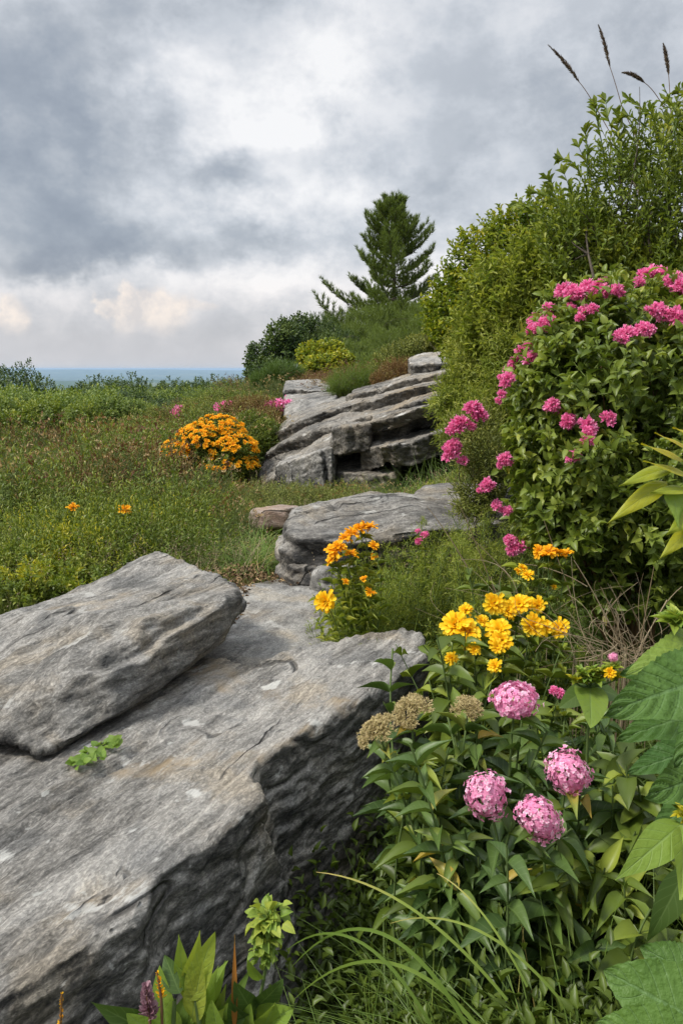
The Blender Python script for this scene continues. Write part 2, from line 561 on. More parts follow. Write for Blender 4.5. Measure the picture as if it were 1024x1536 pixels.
# ------------------------------------------------------------- rocks
def rock_mat(name, dark=(.035, .034, .033), mid=(.185, .174, .154), light=(.48, .455, .41), rust=.6, yaw=26, tiltx=0, stretch=6.0, speck=.5, lich=.6, wet=0.0, bump=1.0, sc=1.0, weath_shade=.12, cracks=.7):
    m, N = new_mat(name)
    geo = N.n('ShaderNodeNewGeometry')
    P0 = geo.outputs['Position']
    mp = N.n('ShaderNodeMapping', vector_type='TEXTURE')
    mp.inputs['Rotation'].default_value = (R(tiltx), 0, R(-yaw))
    mp.inputs['Scale'].default_value = (1, stretch, 1)      # stretched along local Y
    N.set(mp, 'Vector', P0); P = mp.outputs[0]
    big = N.noise(P, 2.2 * sc, 6, .6, .6)
    streak = N.noise(P, 14 * sc, 8, .68, .8)
    fine = N.noise(P, 62 * sc, 6, .75, .5)
    mp2 = N.n('ShaderNodeMapping', vector_type='TEXTURE')
    mp2.inputs['Rotation'].default_value = (0, 0, R(-yaw)); mp2.inputs['Scale'].default_value = (1, 1.9, 1.2)
    N.set(mp2, 'Vector', P0)
    grain = N.noise(mp2.outputs[0], 165 * sc, 4, .75)
    f = N.m('ADD', N.m('ADD', N.m('MULTIPLY', big, .30), N.m('MULTIPLY', streak, .44)), N.m('ADD', N.m('MULTIPLY', fine, .34), N.m('MULTIPLY', grain, .10)))
    f = N.m('ADD', N.m('MULTIPLY', N.m('SUBTRACT', f, .52), 1.4), .52)
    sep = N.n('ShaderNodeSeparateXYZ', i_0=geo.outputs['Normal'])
    weather_shade = N.smooth(N.m('ADD', sep.outputs[2], N.m('MULTIPLY', N.m('SUBTRACT', big, .5), 1.2)), .15, .75)
    f = N.m('ADD', f, N.m('MULTIPLY', N.m('SUBTRACT', weather_shade, .72), weath_shade))  # tops paler, sides darker: side shade painted into the tone, besides some weathering
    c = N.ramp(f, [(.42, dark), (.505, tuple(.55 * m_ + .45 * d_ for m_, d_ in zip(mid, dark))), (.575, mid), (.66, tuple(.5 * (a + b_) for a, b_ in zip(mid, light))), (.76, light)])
    # mineral speckle
    sp = N.smooth(grain, .44, .62)
    c = N.mix(N.m('MULTIPLY', N.m('SUBTRACT', 1.0, sp), speck), c, N.mix(1.0, c, (.33, .33, .34), 'MULTIPLY'))
    hi = N.smooth(N.noise(P, 180 * sc, 3, .7), .60, .70)
    c = N.mix(N.m('MULTIPLY', hi, .3 * speck), c, light)
    pt = N.noise(P0, 3.1 * sc, 5, .6, .4)
    c = N.mix(N.smooth(pt, .50, .64), c, N.mix(1.0, c, (1.10, 1.02, .90), 'MULTIPLY'))
    c = N.mix(N.m('MULTIPLY', N.smooth(pt, .47, .36), .75), c, N.mix(1.0, c, (.58, .60, .63), 'MULTIPLY'))
    # rust / ochre stains, pale lichen and dark spots
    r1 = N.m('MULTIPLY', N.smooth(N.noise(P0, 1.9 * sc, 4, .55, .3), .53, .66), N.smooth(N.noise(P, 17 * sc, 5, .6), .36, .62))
    c = N.mix(N.m('MULTIPLY', N.m('MULTIPLY', r1, weather_shade), rust), c, (.34, .25, .14))
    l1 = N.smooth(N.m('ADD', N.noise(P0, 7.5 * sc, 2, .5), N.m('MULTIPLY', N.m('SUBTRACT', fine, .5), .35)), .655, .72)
    c = N.mix(N.m('MULTIPLY', l1, N.m('MULTIPLY', weather_shade, lich)), c, (.56, .55, .51))
    l2 = N.smooth(N.m('ADD', N.noise(P0, 24 * sc, 2, .5), N.m('MULTIPLY', N.m('SUBTRACT', fine, .5), .3)), .70, .76)
    c = N.mix(N.m('MULTIPLY', l2, lich * .7), c, (.50, .50, .46))
    d1 = N.smooth(N.noise(N.n('ShaderNodeVectorMath', operation='ADD', i_0=P0, i_1=(7, 3, 1)).outputs[0], 19 * sc, 3, .6), .66, .74)
    c = N.mix(N.m('MULTIPLY', d1, .6), c, (.03, .03, .03))
    cn = N.noise(P, 2.3 * sc, 2, .5, .15)
    crack = N.m('MULTIPLY', N.smooth(N.m('ABSOLUTE', N.m('SUBTRACT', cn, .5)), .006, .0), N.smooth(N.noise(P0, 2.6 * sc, 2, .5), .48, .60))
    c = N.mix(N.m('MULTIPLY', crack, cracks), c, (.025, .023, .02))
    b = N.n('ShaderNodeBsdfPrincipled')
    N.set(b, 'Base Color', c)
    N.set(b, 'Roughness', .78 - wet * .3); b.inputs['Specular IOR Level'].default_value = .35
    hgt = N.m('SUBTRACT', N.m('ADD', N.m('ADD', N.m('MULTIPLY', streak, 1.0), N.m('MULTIPLY', fine, .5)), N.m('MULTIPLY', grain, .12)), N.m('MULTIPLY', crack, 1.6 * cracks))
    bp = N.n('ShaderNodeBump', i_Strength=1.0 * bump, i_Distance=.022 / sc); N.set(bp, 'Height', hgt)
    N.set(b, 'Normal', bp)
    N.n('ShaderNodeOutputMaterial', i_Surface=b)
    return m


WEATHER_SHADE = .17
ROCKS = []


def rock(name, rim, base, mat, label, cat='boulder', group=None, voxel=.02, ctr=None, amp=.03, freq=3.0, ledge=.02, lfreq=9.0,
         lnorm=(0.15, -.1, 1), fine=.006, soft=2, yaw=26, seed=0.0, cuts=(), stretch=2.5, parent=None, structure=False, low=None, topw=.25, warp=1.0):
    """rim / base: matching rings of world points. Lofted, voxel-remeshed, then worn by noise and split along foliation."""
    rim = [np.asarray(p, float) for p in rim]; base = [np.asarray(p, float) for p in base]
    ROCKS.append((np.array(rim)[:, :2], max(p[2] for p in rim)))
    bm = bmesh.new()
    rings = [[bm.verts.new(p) for p in q] for q in ([rim, base] if low is None else [rim, base, low])]
    vr, vb = rings[0], rings[-1]
    n = len(rim)
    for ra, rb in zip(rings[:-1], rings[1:]):
        for i in range(n):
            j = (i + 1) % n
            bm.faces.new((ra[i], ra[j], rb[j], rb[i]))
    if ctr is not None:
        c = bm.verts.new(ctr)
        for i in range(n): bm.faces.new((vr[(i + 1) % n], vr[i], c))
    else:
        bm.faces.new(vr[::-1])
    bm.faces.new(vb)
    bmesh.ops.triangulate(bm, faces=bm.faces[:])
    bmesh.ops.recalc_face_normals(bm, faces=bm.faces[:])
    for q in cuts:
        # an extra block united by the remesh
        q = [np.asarray(p, float) for p in q]
        vs = [bm.verts.new(p) for p in q]
        bmesh.ops.convex_hull(bm, input=vs)
    me = bpy.data.meshes.new(name); bm.to_mesh(me); bm.free()
    tmp = bpy.data.objects.new(name, me); COL.objects.link(tmp)
    md = tmp.modifiers.new('r', 'REMESH'); md.mode = 'VOXEL'; md.voxel_size = voxel; md.adaptivity = 0
    sm = tmp.modifiers.new('s', 'SMOOTH'); sm.factor = .5; sm.iterations = soft
    dg = bpy.context.evaluated_depsgraph_get()
    me2 = bpy.data.meshes.new_from_object(tmp.evaluated_get(dg))
    bpy.data.objects.remove(tmp); bpy.data.meshes.remove(me)
    k = len(me2.vertices)
    co = np.empty(k * 3, np.float32); me2.vertices.foreach_get('co', co); co = co.reshape(-1, 3).astype(float)
    no = np.empty(k * 3, np.float32); me2.vertices.foreach_get('normal', no); no = no.reshape(-1, 3).astype(float)
    c_, s_ = math.cos(R(yaw)), math.sin(R(yaw))
    # local frame: along the foliation (y) stretched
    L = np.stack([co[:, 0] * c_ - co[:, 1] * s_, (co[:, 0] * s_ + co[:, 1] * c_) / stretch, co[:, 2]], -1)
    d = amp * fbm(L * freq, 4, seed=seed)
    ln = nrm(np.asarray(lnorm, float))
    s = (co @ ln) * lfreq + 1.3 * warp * fbm(L * 1.1, 3, seed=seed + 5) + .35 * warp * fbm(L * 6, 3, seed=seed + 9)
    fr = s - np.floor(s)
    hsh = np.sin(np.floor(s) * 12.9898 + seed) * 43758.5453; hsh = hsh - np.floor(hsh)
    saw = (np.clip(fr / .82, 0, 1) ** 1.5 - 1.0 * np.clip((fr - .82) / .18, 0, 1)) * (.35 + hsh)
    side = 1 - np.abs(no @ ln) ** 2
    d = d + ledge * saw * (topw + (1 - topw) * side)
    # long cracks
    cr = np.abs(fbm(L * freq * .8, 3, seed=seed + 21))
    d = d - amp * .7 * np.clip(1 - cr / .05, 0, 1)
    rg = 1 - np.abs(fbm(L * np.array([9, 9, 9.]), 4, seed=seed + 31))
    d = d + fine * 1.6 * (rg - .6) + fine * fbm(L * 38, 3, gain=.6, seed=seed + 2)
    co = co + no * d[:, None]
    me2.vertices.foreach_set('co', co.astype(np.float32).ravel())
    org = np.array([co[:, 0].mean(), co[:, 1].mean(), co[:, 2].min()])
    me2.transform(Matrix.Translation(-Vector(org)))
    me2.polygons.foreach_set('use_smooth', np.ones(len(me2.polygons), bool))
    me2.materials.clear(); me2.materials.append(mat)
    me2.update(); me2.name = name
    o = bpy.data.objects.new(name, me2); link(o)
    o.location = tuple(org)
    if structure: tag(o, label, None, None, 'structure')
    else: tag(o, label, cat, group)
    return o


def V3(*a): return np.array(a, float)


M_slab = rock_mat('grey_gneiss', weath_shade=.15, yaw=26, stretch=5, rust=.8, lich=.8)
M_left = rock_mat('pale_grey_gneiss', weath_shade=.05, mid=(.215, .203, .18), light=(.51, .485, .44), yaw=28, stretch=5, rust=.35, lich=.5)
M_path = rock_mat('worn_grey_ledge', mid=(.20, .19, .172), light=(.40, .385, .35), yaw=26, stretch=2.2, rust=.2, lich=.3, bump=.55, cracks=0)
M_out = rock_mat('dark_banded_gneiss', weath_shade=.10, mid=(.135, .124, .106), light=(.40, .37, .32), yaw=62, stretch=5, rust=.5, lich=.8, sc=.55)
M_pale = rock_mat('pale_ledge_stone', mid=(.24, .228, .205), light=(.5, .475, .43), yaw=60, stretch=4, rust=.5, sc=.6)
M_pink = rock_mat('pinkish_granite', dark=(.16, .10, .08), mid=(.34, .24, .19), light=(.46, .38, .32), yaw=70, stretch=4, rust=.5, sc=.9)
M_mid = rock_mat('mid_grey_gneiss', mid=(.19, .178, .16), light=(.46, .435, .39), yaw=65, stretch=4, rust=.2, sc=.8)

# near slab: rim runs clockwise seen from above, starting at the near left corner of its lit top
Zt = EYE - 1.0
rim = [W(-420, 1700, .75), W(-60, 1560, 1.02), GZ(0, 1498, Zt), GZ(105, 1432, Zt), GZ(200, 1372, Zt + .01), GZ(238, 1310, Zt), GZ(300, 1272, Zt), GZ(352, 1238, Zt + .01), GZ(398, 1196, Zt),
       GZ(374, 1164, Zt), GZ(385, 1135, Zt), GZ(440, 1104, Zt + .01), GZ(520, 1062, Zt + .01), GZ(590, 1018, Zt), GZ(640, 985, Zt - .01), GZ(632, 952, Zt), GZ(600, 944, Zt), GZ(520, 955, Zt - .01), GZ(425, 976, Zt - .02),
       GZ(385, 1000, Zt - .03), GZ(300, 985, Zt - .04), GZ(100, 1000, Zt - .04), GZ(-200, 1050, Zt - .05), GZ(-500, 1300, Zt - .02)]
base = []
offs = [(.3, -.1), (.28, -.1), (.26, -.12), (.25, -.12), (.24, -.12), (.23, -.1), (.22, -.1), (.21, -.1), (.16, -.08), (.25, -.08), (.24, -.06), (.22, -.04), (.18, -.02), (.10, 0), (.02, .02), (0, .05), (-.02, .06), (0, .05), (0, .05),
        (0, .05), (0, .05), (0, .05), (-.1, 0), (-.1, 0)]
for p, (ox, oy) in zip(rim, offs):
    base.append(V3(p[0] + ox, p[1] + oy, EYE - 2.0 if p[1] < 2.6 else EYE - 1.8))
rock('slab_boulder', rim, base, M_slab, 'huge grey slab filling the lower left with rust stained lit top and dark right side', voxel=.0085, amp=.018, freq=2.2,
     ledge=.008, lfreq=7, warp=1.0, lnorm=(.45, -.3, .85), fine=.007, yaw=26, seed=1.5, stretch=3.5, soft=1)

# left boulder lying on the slab
rim = [W(-420, 1120, 2.25), W(-200, 1100, 2.1), W(0, 1058, 2.05), W(45, 1052, 2.06), W(90, 1030, 2.1), W(150, 985, 2.2), W(205, 962, 2.3), W(217, 925, 2.42), W(275, 912, 2.55), W(318, 906, 2.68), W(352, 886, 2.86), W(343, 872, 3.0),
       W(318, 858, 3.2), W(255, 834, 3.5), W(215, 836, 3.5), W(150, 868, 3.3), W(90, 893, 3.1), W(0, 925, 2.8), W(-200, 960, 2.8), W(-450, 1000, 2.8)]
base = [W(-420, 1190, 2.1), W(-200, 1150, 2.05), W(0, 1112, 1.96), W(62, 1140, 1.93), W(105, 1122, 1.97), W(170, 1092, 2.08), W(215, 1060, 2.2), W(262, 1026, 2.35), W(300, 992, 2.5), W(335, 962, 2.65), W(362, 922, 2.82), W(360, 915, 3.0),
        W(325, 925, 3.25), W(255, 950, 3.5), W(215, 950, 3.5), W(150, 975, 3.3), W(90, 1000, 3.1), W(0, 1040, 2.8), W(-200, 1080, 2.8), W(-450, 1120, 2.8)]
low = []
for k_, p in enumerate(base):
    if k_ < 12: p[2] += .022
    q = p.copy()
    if k_ < 12: q = q + V3(-.26, .28, 0) * (1.0 if k_ > 3 else 1.5)
    q[2] = EYE - 1.10
    low.append(q)
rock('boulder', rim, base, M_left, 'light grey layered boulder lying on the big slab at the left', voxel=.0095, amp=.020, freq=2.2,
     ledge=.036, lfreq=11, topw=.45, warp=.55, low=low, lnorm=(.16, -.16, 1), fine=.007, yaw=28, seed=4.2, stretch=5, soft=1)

# worn path ledge between the boulders
pz = EYE - 1.1
rim = [GZ(250, 1010, pz), GZ(480, 1010, pz), GZ(560, 990, pz), GZ(500, 930, pz), GZ(480, 885, pz), W(470, 868, 4.25), W(420, 866, 4.35), GZ(350, 880, pz), W(330, 885, 4.0), W(120, 900, 3.9), GZ(60, 1000, pz)]
base = [p + V3(0, 0, -.4) for p in rim]
rock('path', rim, base, M_path, 'flat worn grey rock ledge running between the boulders like a path', voxel=.02, amp=.012, freq=2, ledge=.0, fine=.003, seed=8, soft=2, structure=True)

# middle boulder and the stones under it
rim = [W(432, 800, 4.15), W(445, 806, 4.08), W(530, 812, 4.05), W(590, 800, 4.1), W(640, 790, 4.2), W(700, 790, 4.3), W(760, 780, 4.6), W(740, 752, 5.1), W(640, 741, 5.2), W(555, 741, 5.2), W(500, 752, 5.0), W(447, 768, 4.6), W(436, 776, 4.4)]
base = [W(424, 838, 4.2), W(440, 850, 4.1), W(520, 858, 4.08), W(590, 850, 4.15), W(640, 850, 4.2), W(700, 850, 4.3), W(760, 850, 4.6), W(740, 840, 5.1), W(640, 830, 5.2), W(555, 830, 5.2), W(500, 830, 5.0), W(450, 830, 4.6), W(430, 825, 4.45)]
rock('boulder', rim, base, M_mid, 'blocky grey boulder with flat top and overhanging front beyond the path', voxel=.016, amp=.04, freq=1.8, ledge=.045, lfreq=5.5, lnorm=(-.1, -.2, 1), fine=.006, yaw=65, seed=12, soft=2,
     ctr=W(590, 762, 4.7) + V3(0, 0, .05))
rim = [W(418, 836, 4.2), W(440, 842, 4.05), W(478, 848, 4.05), W(480, 830, 4.4), W(440, 822, 4.5)]
base = [W(412, 862, 4.2), W(436, 886, 4.0), W(470, 880, 4.0), W(480, 870, 4.4), W(440, 860, 4.5)]
rock('stone', rim, base, M_mid, 'small angular grey stone propping the left end of the blocky boulder', 'stone', voxel=.012, amp=.02, freq=4, ledge=.01, fine=.004, yaw=60, seed=16)
rim = [W(470, 862, 3.9), W(490, 850, 3.85), W(530, 850, 3.9), W(540, 848, 4.2), W(480, 848, 4.2)]
base = [W(466, 915, 3.9), W(490, 925, 3.8), W(540, 925, 3.85), W(545, 890, 4.25), W(472, 880, 4.2)]
rock('stone', rim, base, M_path, 'rounded grey stone between the path and the blocky boulder', 'stone', voxel=.012, amp=.02, freq=4, ledge=.0, fine=.004, yaw=60, seed=19, soft=5)
rim = [W(372, 768, 5.6), W(392, 766, 5.5), W(430, 762, 5.5), W(449, 759, 5.6), W(449, 757, 5.9), W(420, 757, 6.0), W(380, 763, 5.9)]
base = [W(372, 790, 5.6), W(392, 795, 5.5), W(430, 792, 5.5), W(449, 788, 5.6), W(449, 786, 5.9), W(420, 786, 6.0), W(380, 788, 5.9)]
rock('flat_stone', rim, base, M_pink, 'flat pinkish brown stone in the grass left of the blocky boulder', 'stone', voxel=.015, amp=.02, freq=3, ledge=.01, fine=.004, yaw=80, seed=23)
rim = [W(612, 748, 4.9), W(650, 752, 4.7), W(760, 752, 4.6), W(770, 722, 5.3), W(690, 722, 5.5), W(640, 728, 5.4)]
base = [W(612, 800, 4.9), W(650, 800, 4.7), W(760, 800, 4.6), W(770, 790, 5.3), W(690, 790, 5.5), W(640, 790, 5.4)]
rock('flat_stone', rim, base, M_mid, 'flat grey stone behind the blocky boulder below the dark hollow', 'stone', voxel=.018, amp=.03, freq=2.4, ledge=.02, fine=.005, yaw=70, seed=27)

# big outcrop: tilted stacked sheets of one ledge, each a rock of its own
def jag(pts, g, px=2.5, dy=.05, m=4):
    out = []
    for a, b in zip(pts[:-1], pts[1:]):
        for k in range(m):
            t = k / m; q = [a[i] + (b[i] - a[i]) * t for i in range(3)]
            st = (g.uniform(-1, 1) if k else g.uniform(-.4, .4))
            out.append((q[0] + g.uniform(-3, 3), q[1] + px * st, q[2] + dy * g.uniform(-1, 1)))
    return out + [pts[-1]]


def sheet(front, back, thick, mat, label, seed=0., voxel=.015, cat='rock ledge', group='rock ledges of the outcrop', under=.10, **kw):
    g = np.random.default_rng(int(seed * 10))
    f = [W(*p) for p in jag(front, g)]; bk = [W(*p) for p in back]
    base = [p + V3(g.uniform(-.02, .05), under * g.uniform(.3, 1.4), -thick * g.uniform(.8, 1.15)) for p in f] + [p + V3(0, 0, -thick) for p in bk]
    a = dict(amp=.024, freq=2.0, ledge=.016, lfreq=11.0, lnorm=(-.48, -.25, .84), fine=.008, yaw=62, soft=1, topw=.3, warp=.5, stretch=4)
    a.update(kw)
    rock('rock_ledge' if cat == 'rock ledge' else 'rock_block', f + bk, base, mat, label, cat, group, voxel=voxel, seed=seed, **a)


sheet([(386, 714, 8.5), (400, 724, 8.2), (430, 702, 8.0), (470, 682, 7.85), (498, 664, 7.75), (530, 655, 7.7), (560, 650, 7.6), (600, 634, 7.5), (655, 612, 7.5), (720, 598, 7.7)],
      [(720, 585, 8.6), (640, 600, 8.7), (560, 615, 8.7), (500, 632, 8.7), (440, 655, 8.8), (405, 680, 8.9)], .15, M_out, 'lowest broad sloping sheet of the outcrop, reaching farthest left and down', seed=34)
sheet([(396, 684, 8.75), (430, 664, 8.5), (470, 648, 8.35), (520, 632, 8.2), (560, 622, 8.1), (610, 606, 8.0), (660, 592, 8.0), (730, 580, 8.2)],
      [(730, 568, 9.2), (600, 590, 9.4), (500, 612, 9.4), (420, 650, 9.4)], .20, M_out, 'second sloping sheet of the outcrop above the lowest one', seed=31)
sheet([(415, 652, 9.1), (440, 634, 8.95), (500, 612, 8.8), (545, 602, 8.7), (600, 588, 8.6), (650, 575, 8.6), (740, 560, 8.8)],
      [(740, 548, 9.9), (640, 565, 10.1), (540, 588, 10.1), (440, 620, 10.0)], .20, M_out, 'third long sheet of the outcrop rising to the right', seed=38)
sheet([(520, 594, 9.25), (570, 582, 9.1), (620, 568, 9.1), (690, 552, 9.2), (750, 548, 9.4)], [(750, 538, 10.2), (640, 552, 10.4), (530, 586, 10.3)], .20, M_out, 'upper sheet of the outcrop just under the pale capstone', seed=43)
sheet([(612, 546, 9.75), (650, 545, 9.6), (690, 541, 9.6), (750, 538, 9.8)], [(750, 528, 10.6), (690, 527, 10.7), (630, 531, 10.6), (612, 538, 10.3)], .16, M_pale, 'pale rounded capstone on the top of the outcrop', seed=41, soft=3)
sheet([(404, 716, 8.35), (500, 680, 8.1), (600, 655, 8.0), (735, 612, 8.1)], [(735, 580, 10), (430, 655, 9.9)], .95, M_out, 'deep lower body of the outcrop carrying the sloping sheets', seed=59, voxel=.025, ledge=.05, lfreq=8)
BG = dict(cat='rock', group='blocks under the outcrop')
sheet([(414, 700, 8.0), (440, 690, 7.75), (478, 676, 7.65), (502, 668, 7.65)], [(512, 664, 8.3), (430, 682, 8.4)], .40, M_pale, 'pale tan block under the left part of the outcrop', seed=47, under=-.12, **BG)
sheet([(497, 644, 7.62), (520, 640, 7.5), (556, 636, 7.45)], [(562, 630, 7.9), (500, 636, 8.0)], .24, M_out, 'small squared grey block wedged at the centre of the outcrop', seed=50, under=.02, **BG)
sheet([(545, 672, 7.5), (580, 668, 7.2), (625, 660, 7.1), (668, 644, 7.2)], [(700, 630, 7.9), (560, 655, 8.0)], .22, M_out, 'dark grey block jutting out under the hollow of the outcrop', seed=53, under=.16, **BG)
sheet([(556, 634, 7.45), (600, 622, 7.25), (650, 606, 7.2), (700, 600, 7.3)], [(710, 595, 8.0), (560, 620, 8.0)], .10, M_out, 'overhanging grey block that roofs the dark hollow of the outcrop', seed=56, under=.10, **BG)
sheet([(505, 706, 7.75), (540, 712, 7.4), (575, 712, 7.3), (600, 706, 7.5)], [(600, 690, 8.0), (505, 690, 8.1)], .20, M_out, 'low dark block at the foot of the outcrop centre', seed=58, under=.0, **BG)
# pale sheets on the left shoulder
sheet([(426, 586, 11.3), (460, 585, 11.0), (494, 584, 11.0)], [(500, 573, 12.0), (470, 570, 12.4), (430, 572, 12.2)], .12, M_pale, 'small pale sheet at the top of the left shoulder of the outcrop', seed=61, voxel=.02)
sheet([(428, 634, 9.7), (470, 620, 9.6), (502, 604, 9.8)], [(505, 588, 10.9), (470, 586, 11.3), (428, 588, 11.4), (426, 604, 10.5)], .35, M_pale, 'pale smooth sloping ledge on the left shoulder of the outcrop', seed=64, voxel=.02, ledge=.015)
# ------------------------------------------------------------- vegetation toolkit
def on_rock(x, y, grow=0.0):
    bad = np.zeros(len(x), bool)
    for poly, _ in ROCKS:
        c = poly.mean(0); q = c + (poly - c) * (1 + grow)
        inside = np.zeros(len(x), bool); j = len(q) - 1
        for i in range(len(q)):
            xi, yi = q[i]; xj, yj = q[j]
            cond = ((yi > y) != (yj > y)) & (x < (xj - xi) * (y - yi) / (yj - yi + 1e-12) + xi)
            inside ^= cond; j = i
        bad |= inside
    return bad


TW = leaf_tpl
OV5 = TW('ovate', 5, .22, .30); OV4 = TW('ovate', 4, .25, .25); LA5 = TW('lance', 6, .30, .35); LA8 = TW('lance', 9, .22, .28, wave=.010); OB4 = TW('obovate', 4, .2, .15)
SM = small_tpl(); SMO = small_tpl(wide=.55); ST = strip_tpl()


def flat_blade(rows=5, bend=.6):
    t = np.linspace(0, 1, rows); w = (1 - t ** 2.2) * .5 + .015
    V, A = [], []
    for i in range(rows):
        for s in (-1, 1):
            V.append((s * w[i], t[i] * (1 - .25 * bend * t[i]), -bend * t[i] ** 2)); A.append((s, t[i], 0))
    return np.array(V), grid_faces(rows, 2), np.array(A)


BL4 = flat_blade(4, .35); BL6 = flat_blade(6, .75); BL8 = flat_blade(9, .95)
STICK = (np.array([(math.cos(a) * .5, y, math.sin(a) * .5) for y in (0, 1) for a in (0, 2.1, 4.2)]), np.array([(0, 1, 4, 3), (1, 2, 5, 4), (2, 0, 3, 5)]), np.array([(0, y, 0) for y in (0, 1) for a in range(3)], float))


def perp(s, ang):
    a = np.where(np.abs(s[:, 2:3]) < .9, np.array([[0, 0, 1.0]]), np.array([[1.0, 0, 0]]))
    x = nrm(np.cross(s, a)); y = np.cross(s, x)
    return x * np.cos(ang)[:, None] + y * np.sin(ang)[:, None]


def shoots(mb, P, S, Ls, K, leafL, leafW, tpl, rnd, spread=1.0, tip=.25, up=.35, g=rng, pair=False, taper=.25, start=.05):
    """leafy shoots: K leaves along each stem starting at P, direction S, length Ls"""
    N = len(P); Ls = np.broadcast_to(Ls, (N,)); leafL = np.broadcast_to(leafL, (N,)); rnd = np.broadcast_to(rnd, (N,))
    off = g.uniform(0, 6.28, N)
    for k in range(K):
        t = start + (1 - start) * (k + .5) / K
        ang = off + (k * 2.4 if not pair else (k // 2) * 1.571 + (k % 2) * 3.1416) + g.uniform(-.3, .3, N)
        pr = perp(S, ang)
        d = nrm(pr * spread * (1.15 - .6 * t) + S * (.35 + .75 * t) + g.normal(size=(N, 3)) * .12)
        n = nrm(S * .8 - pr * .3 + np.array([0, 0, up]) + g.normal(size=(N, 3)) * .15)
        pos = P + S * (Ls * t)[:, None]
        L = leafL * (1 - taper * t) * g.uniform(.75, 1.15, N)
        scatter(mb, tpl, pos, d, n, L, L * leafW, np.clip(rnd + tip * (t - .5) + g.normal(size=N) * .08, 0, 1))


def L(px, py, Y, rx, rz, ry=None):
    k = np.linalg.norm(ray(px, py)) * Y / ray(px, py)[1] / FPX
    return (W(px, py, Y), np.array([rx * k, (ry if ry else (rx + rz) * .5 * k), rz * k]))


def crown_points(lobes, n, inner=.25, g=rng, shell=.82, zmin=None, rough=.12, rs=3.0, cut=.86):
    C = np.array([l[0] for l in lobes]); Rd = np.array([l[1] for l in lobes])
    ar = (Rd[:, 0] * Rd[:, 1] * Rd[:, 2]) ** .667; ar = ar / ar.sum()
    Ps, Ns = [], []
    got = 0
    while got < n:
        m = n * 2
        k = g.choice(len(C), m, p=ar); d = rdir(m, g)
        isin = g.uniform(size=m) < inner
        s = np.where(isin, g.uniform(.35, .8, m), g.uniform(shell, 1.0, m))
        P = C[k] + Rd[k] * d * s[:, None]
        s2 = 1 + rough * fbm(P * rs, 3)
        P = C[k] + (P - C[k]) * s2[:, None]
        q = np.linalg.norm((P[:, None] - C[None]) / Rd[None], axis=2)
        q[np.arange(m), k] = 9
        ok = (q.min(1) > cut) | isin
        if zmin is not None: ok &= P[:, 2] > height(P[:, 0], P[:, 1]) + zmin
        P = P[ok]; Nn = nrm((d / Rd[k]))[ok]
        Ps.append(P); Ns.append(Nn); got += len(P)
    return np.concatenate(Ps)[:n], np.concatenate(Ns)[:n]


def limb_set(mb, root, lobes, n, r0, g=rng, sides=5, bendy=.15):
    C = [l[0] for l in lobes]; Rd = [l[1] for l in lobes]
    for i in range(n):
        k = i % len(C)
        e = C[k] + Rd[k] * rdir(1, g)[0] * g.uniform(.2, .85)
        s = np.array(root) + g.normal(size=3) * np.array([r0 * 2, r0 * 2, 0])
        b = g.normal(size=3) * bendy * np.linalg.norm(e - s) * .5
        b[2] += .12 * np.linalg.norm(e - s)
        path = bez(s, e, b, 9)
        tube(mb, path, r0 * g.uniform(.5, 1.0), r0 * .12, sides, g.uniform())
        for j in range(3):
            q = path[g.integers(3, 8)]; e2 = q + (e - q) * .6 + g.normal(size=3) * .06 * np.linalg.norm(e - s)
            tube(mb, bez(q, e2, g.normal(size=3) * .03, 5), r0 * .3, r0 * .07, 4, g.uniform())


bark = plain_mat('bark', [(.3, (.05, .04, .03)), (.6, (.13, .105, .08))], .9, 60, .6)
stem_green = plain_mat('green_stem', [(.3, (.07, .12, .03)), (.7, (.16, .22, .07))], .6, 30, 0, .15)
stem_red = plain_mat('reddish_stem', [(.3, (.12, .06, .03)), (.7, (.22, .13, .06))], .6, 30)
straw = plain_mat('dry_straw', [(.3, (.22, .16, .09)), (.7, (.46, .37, .24))], .7, 30, 0, .2)

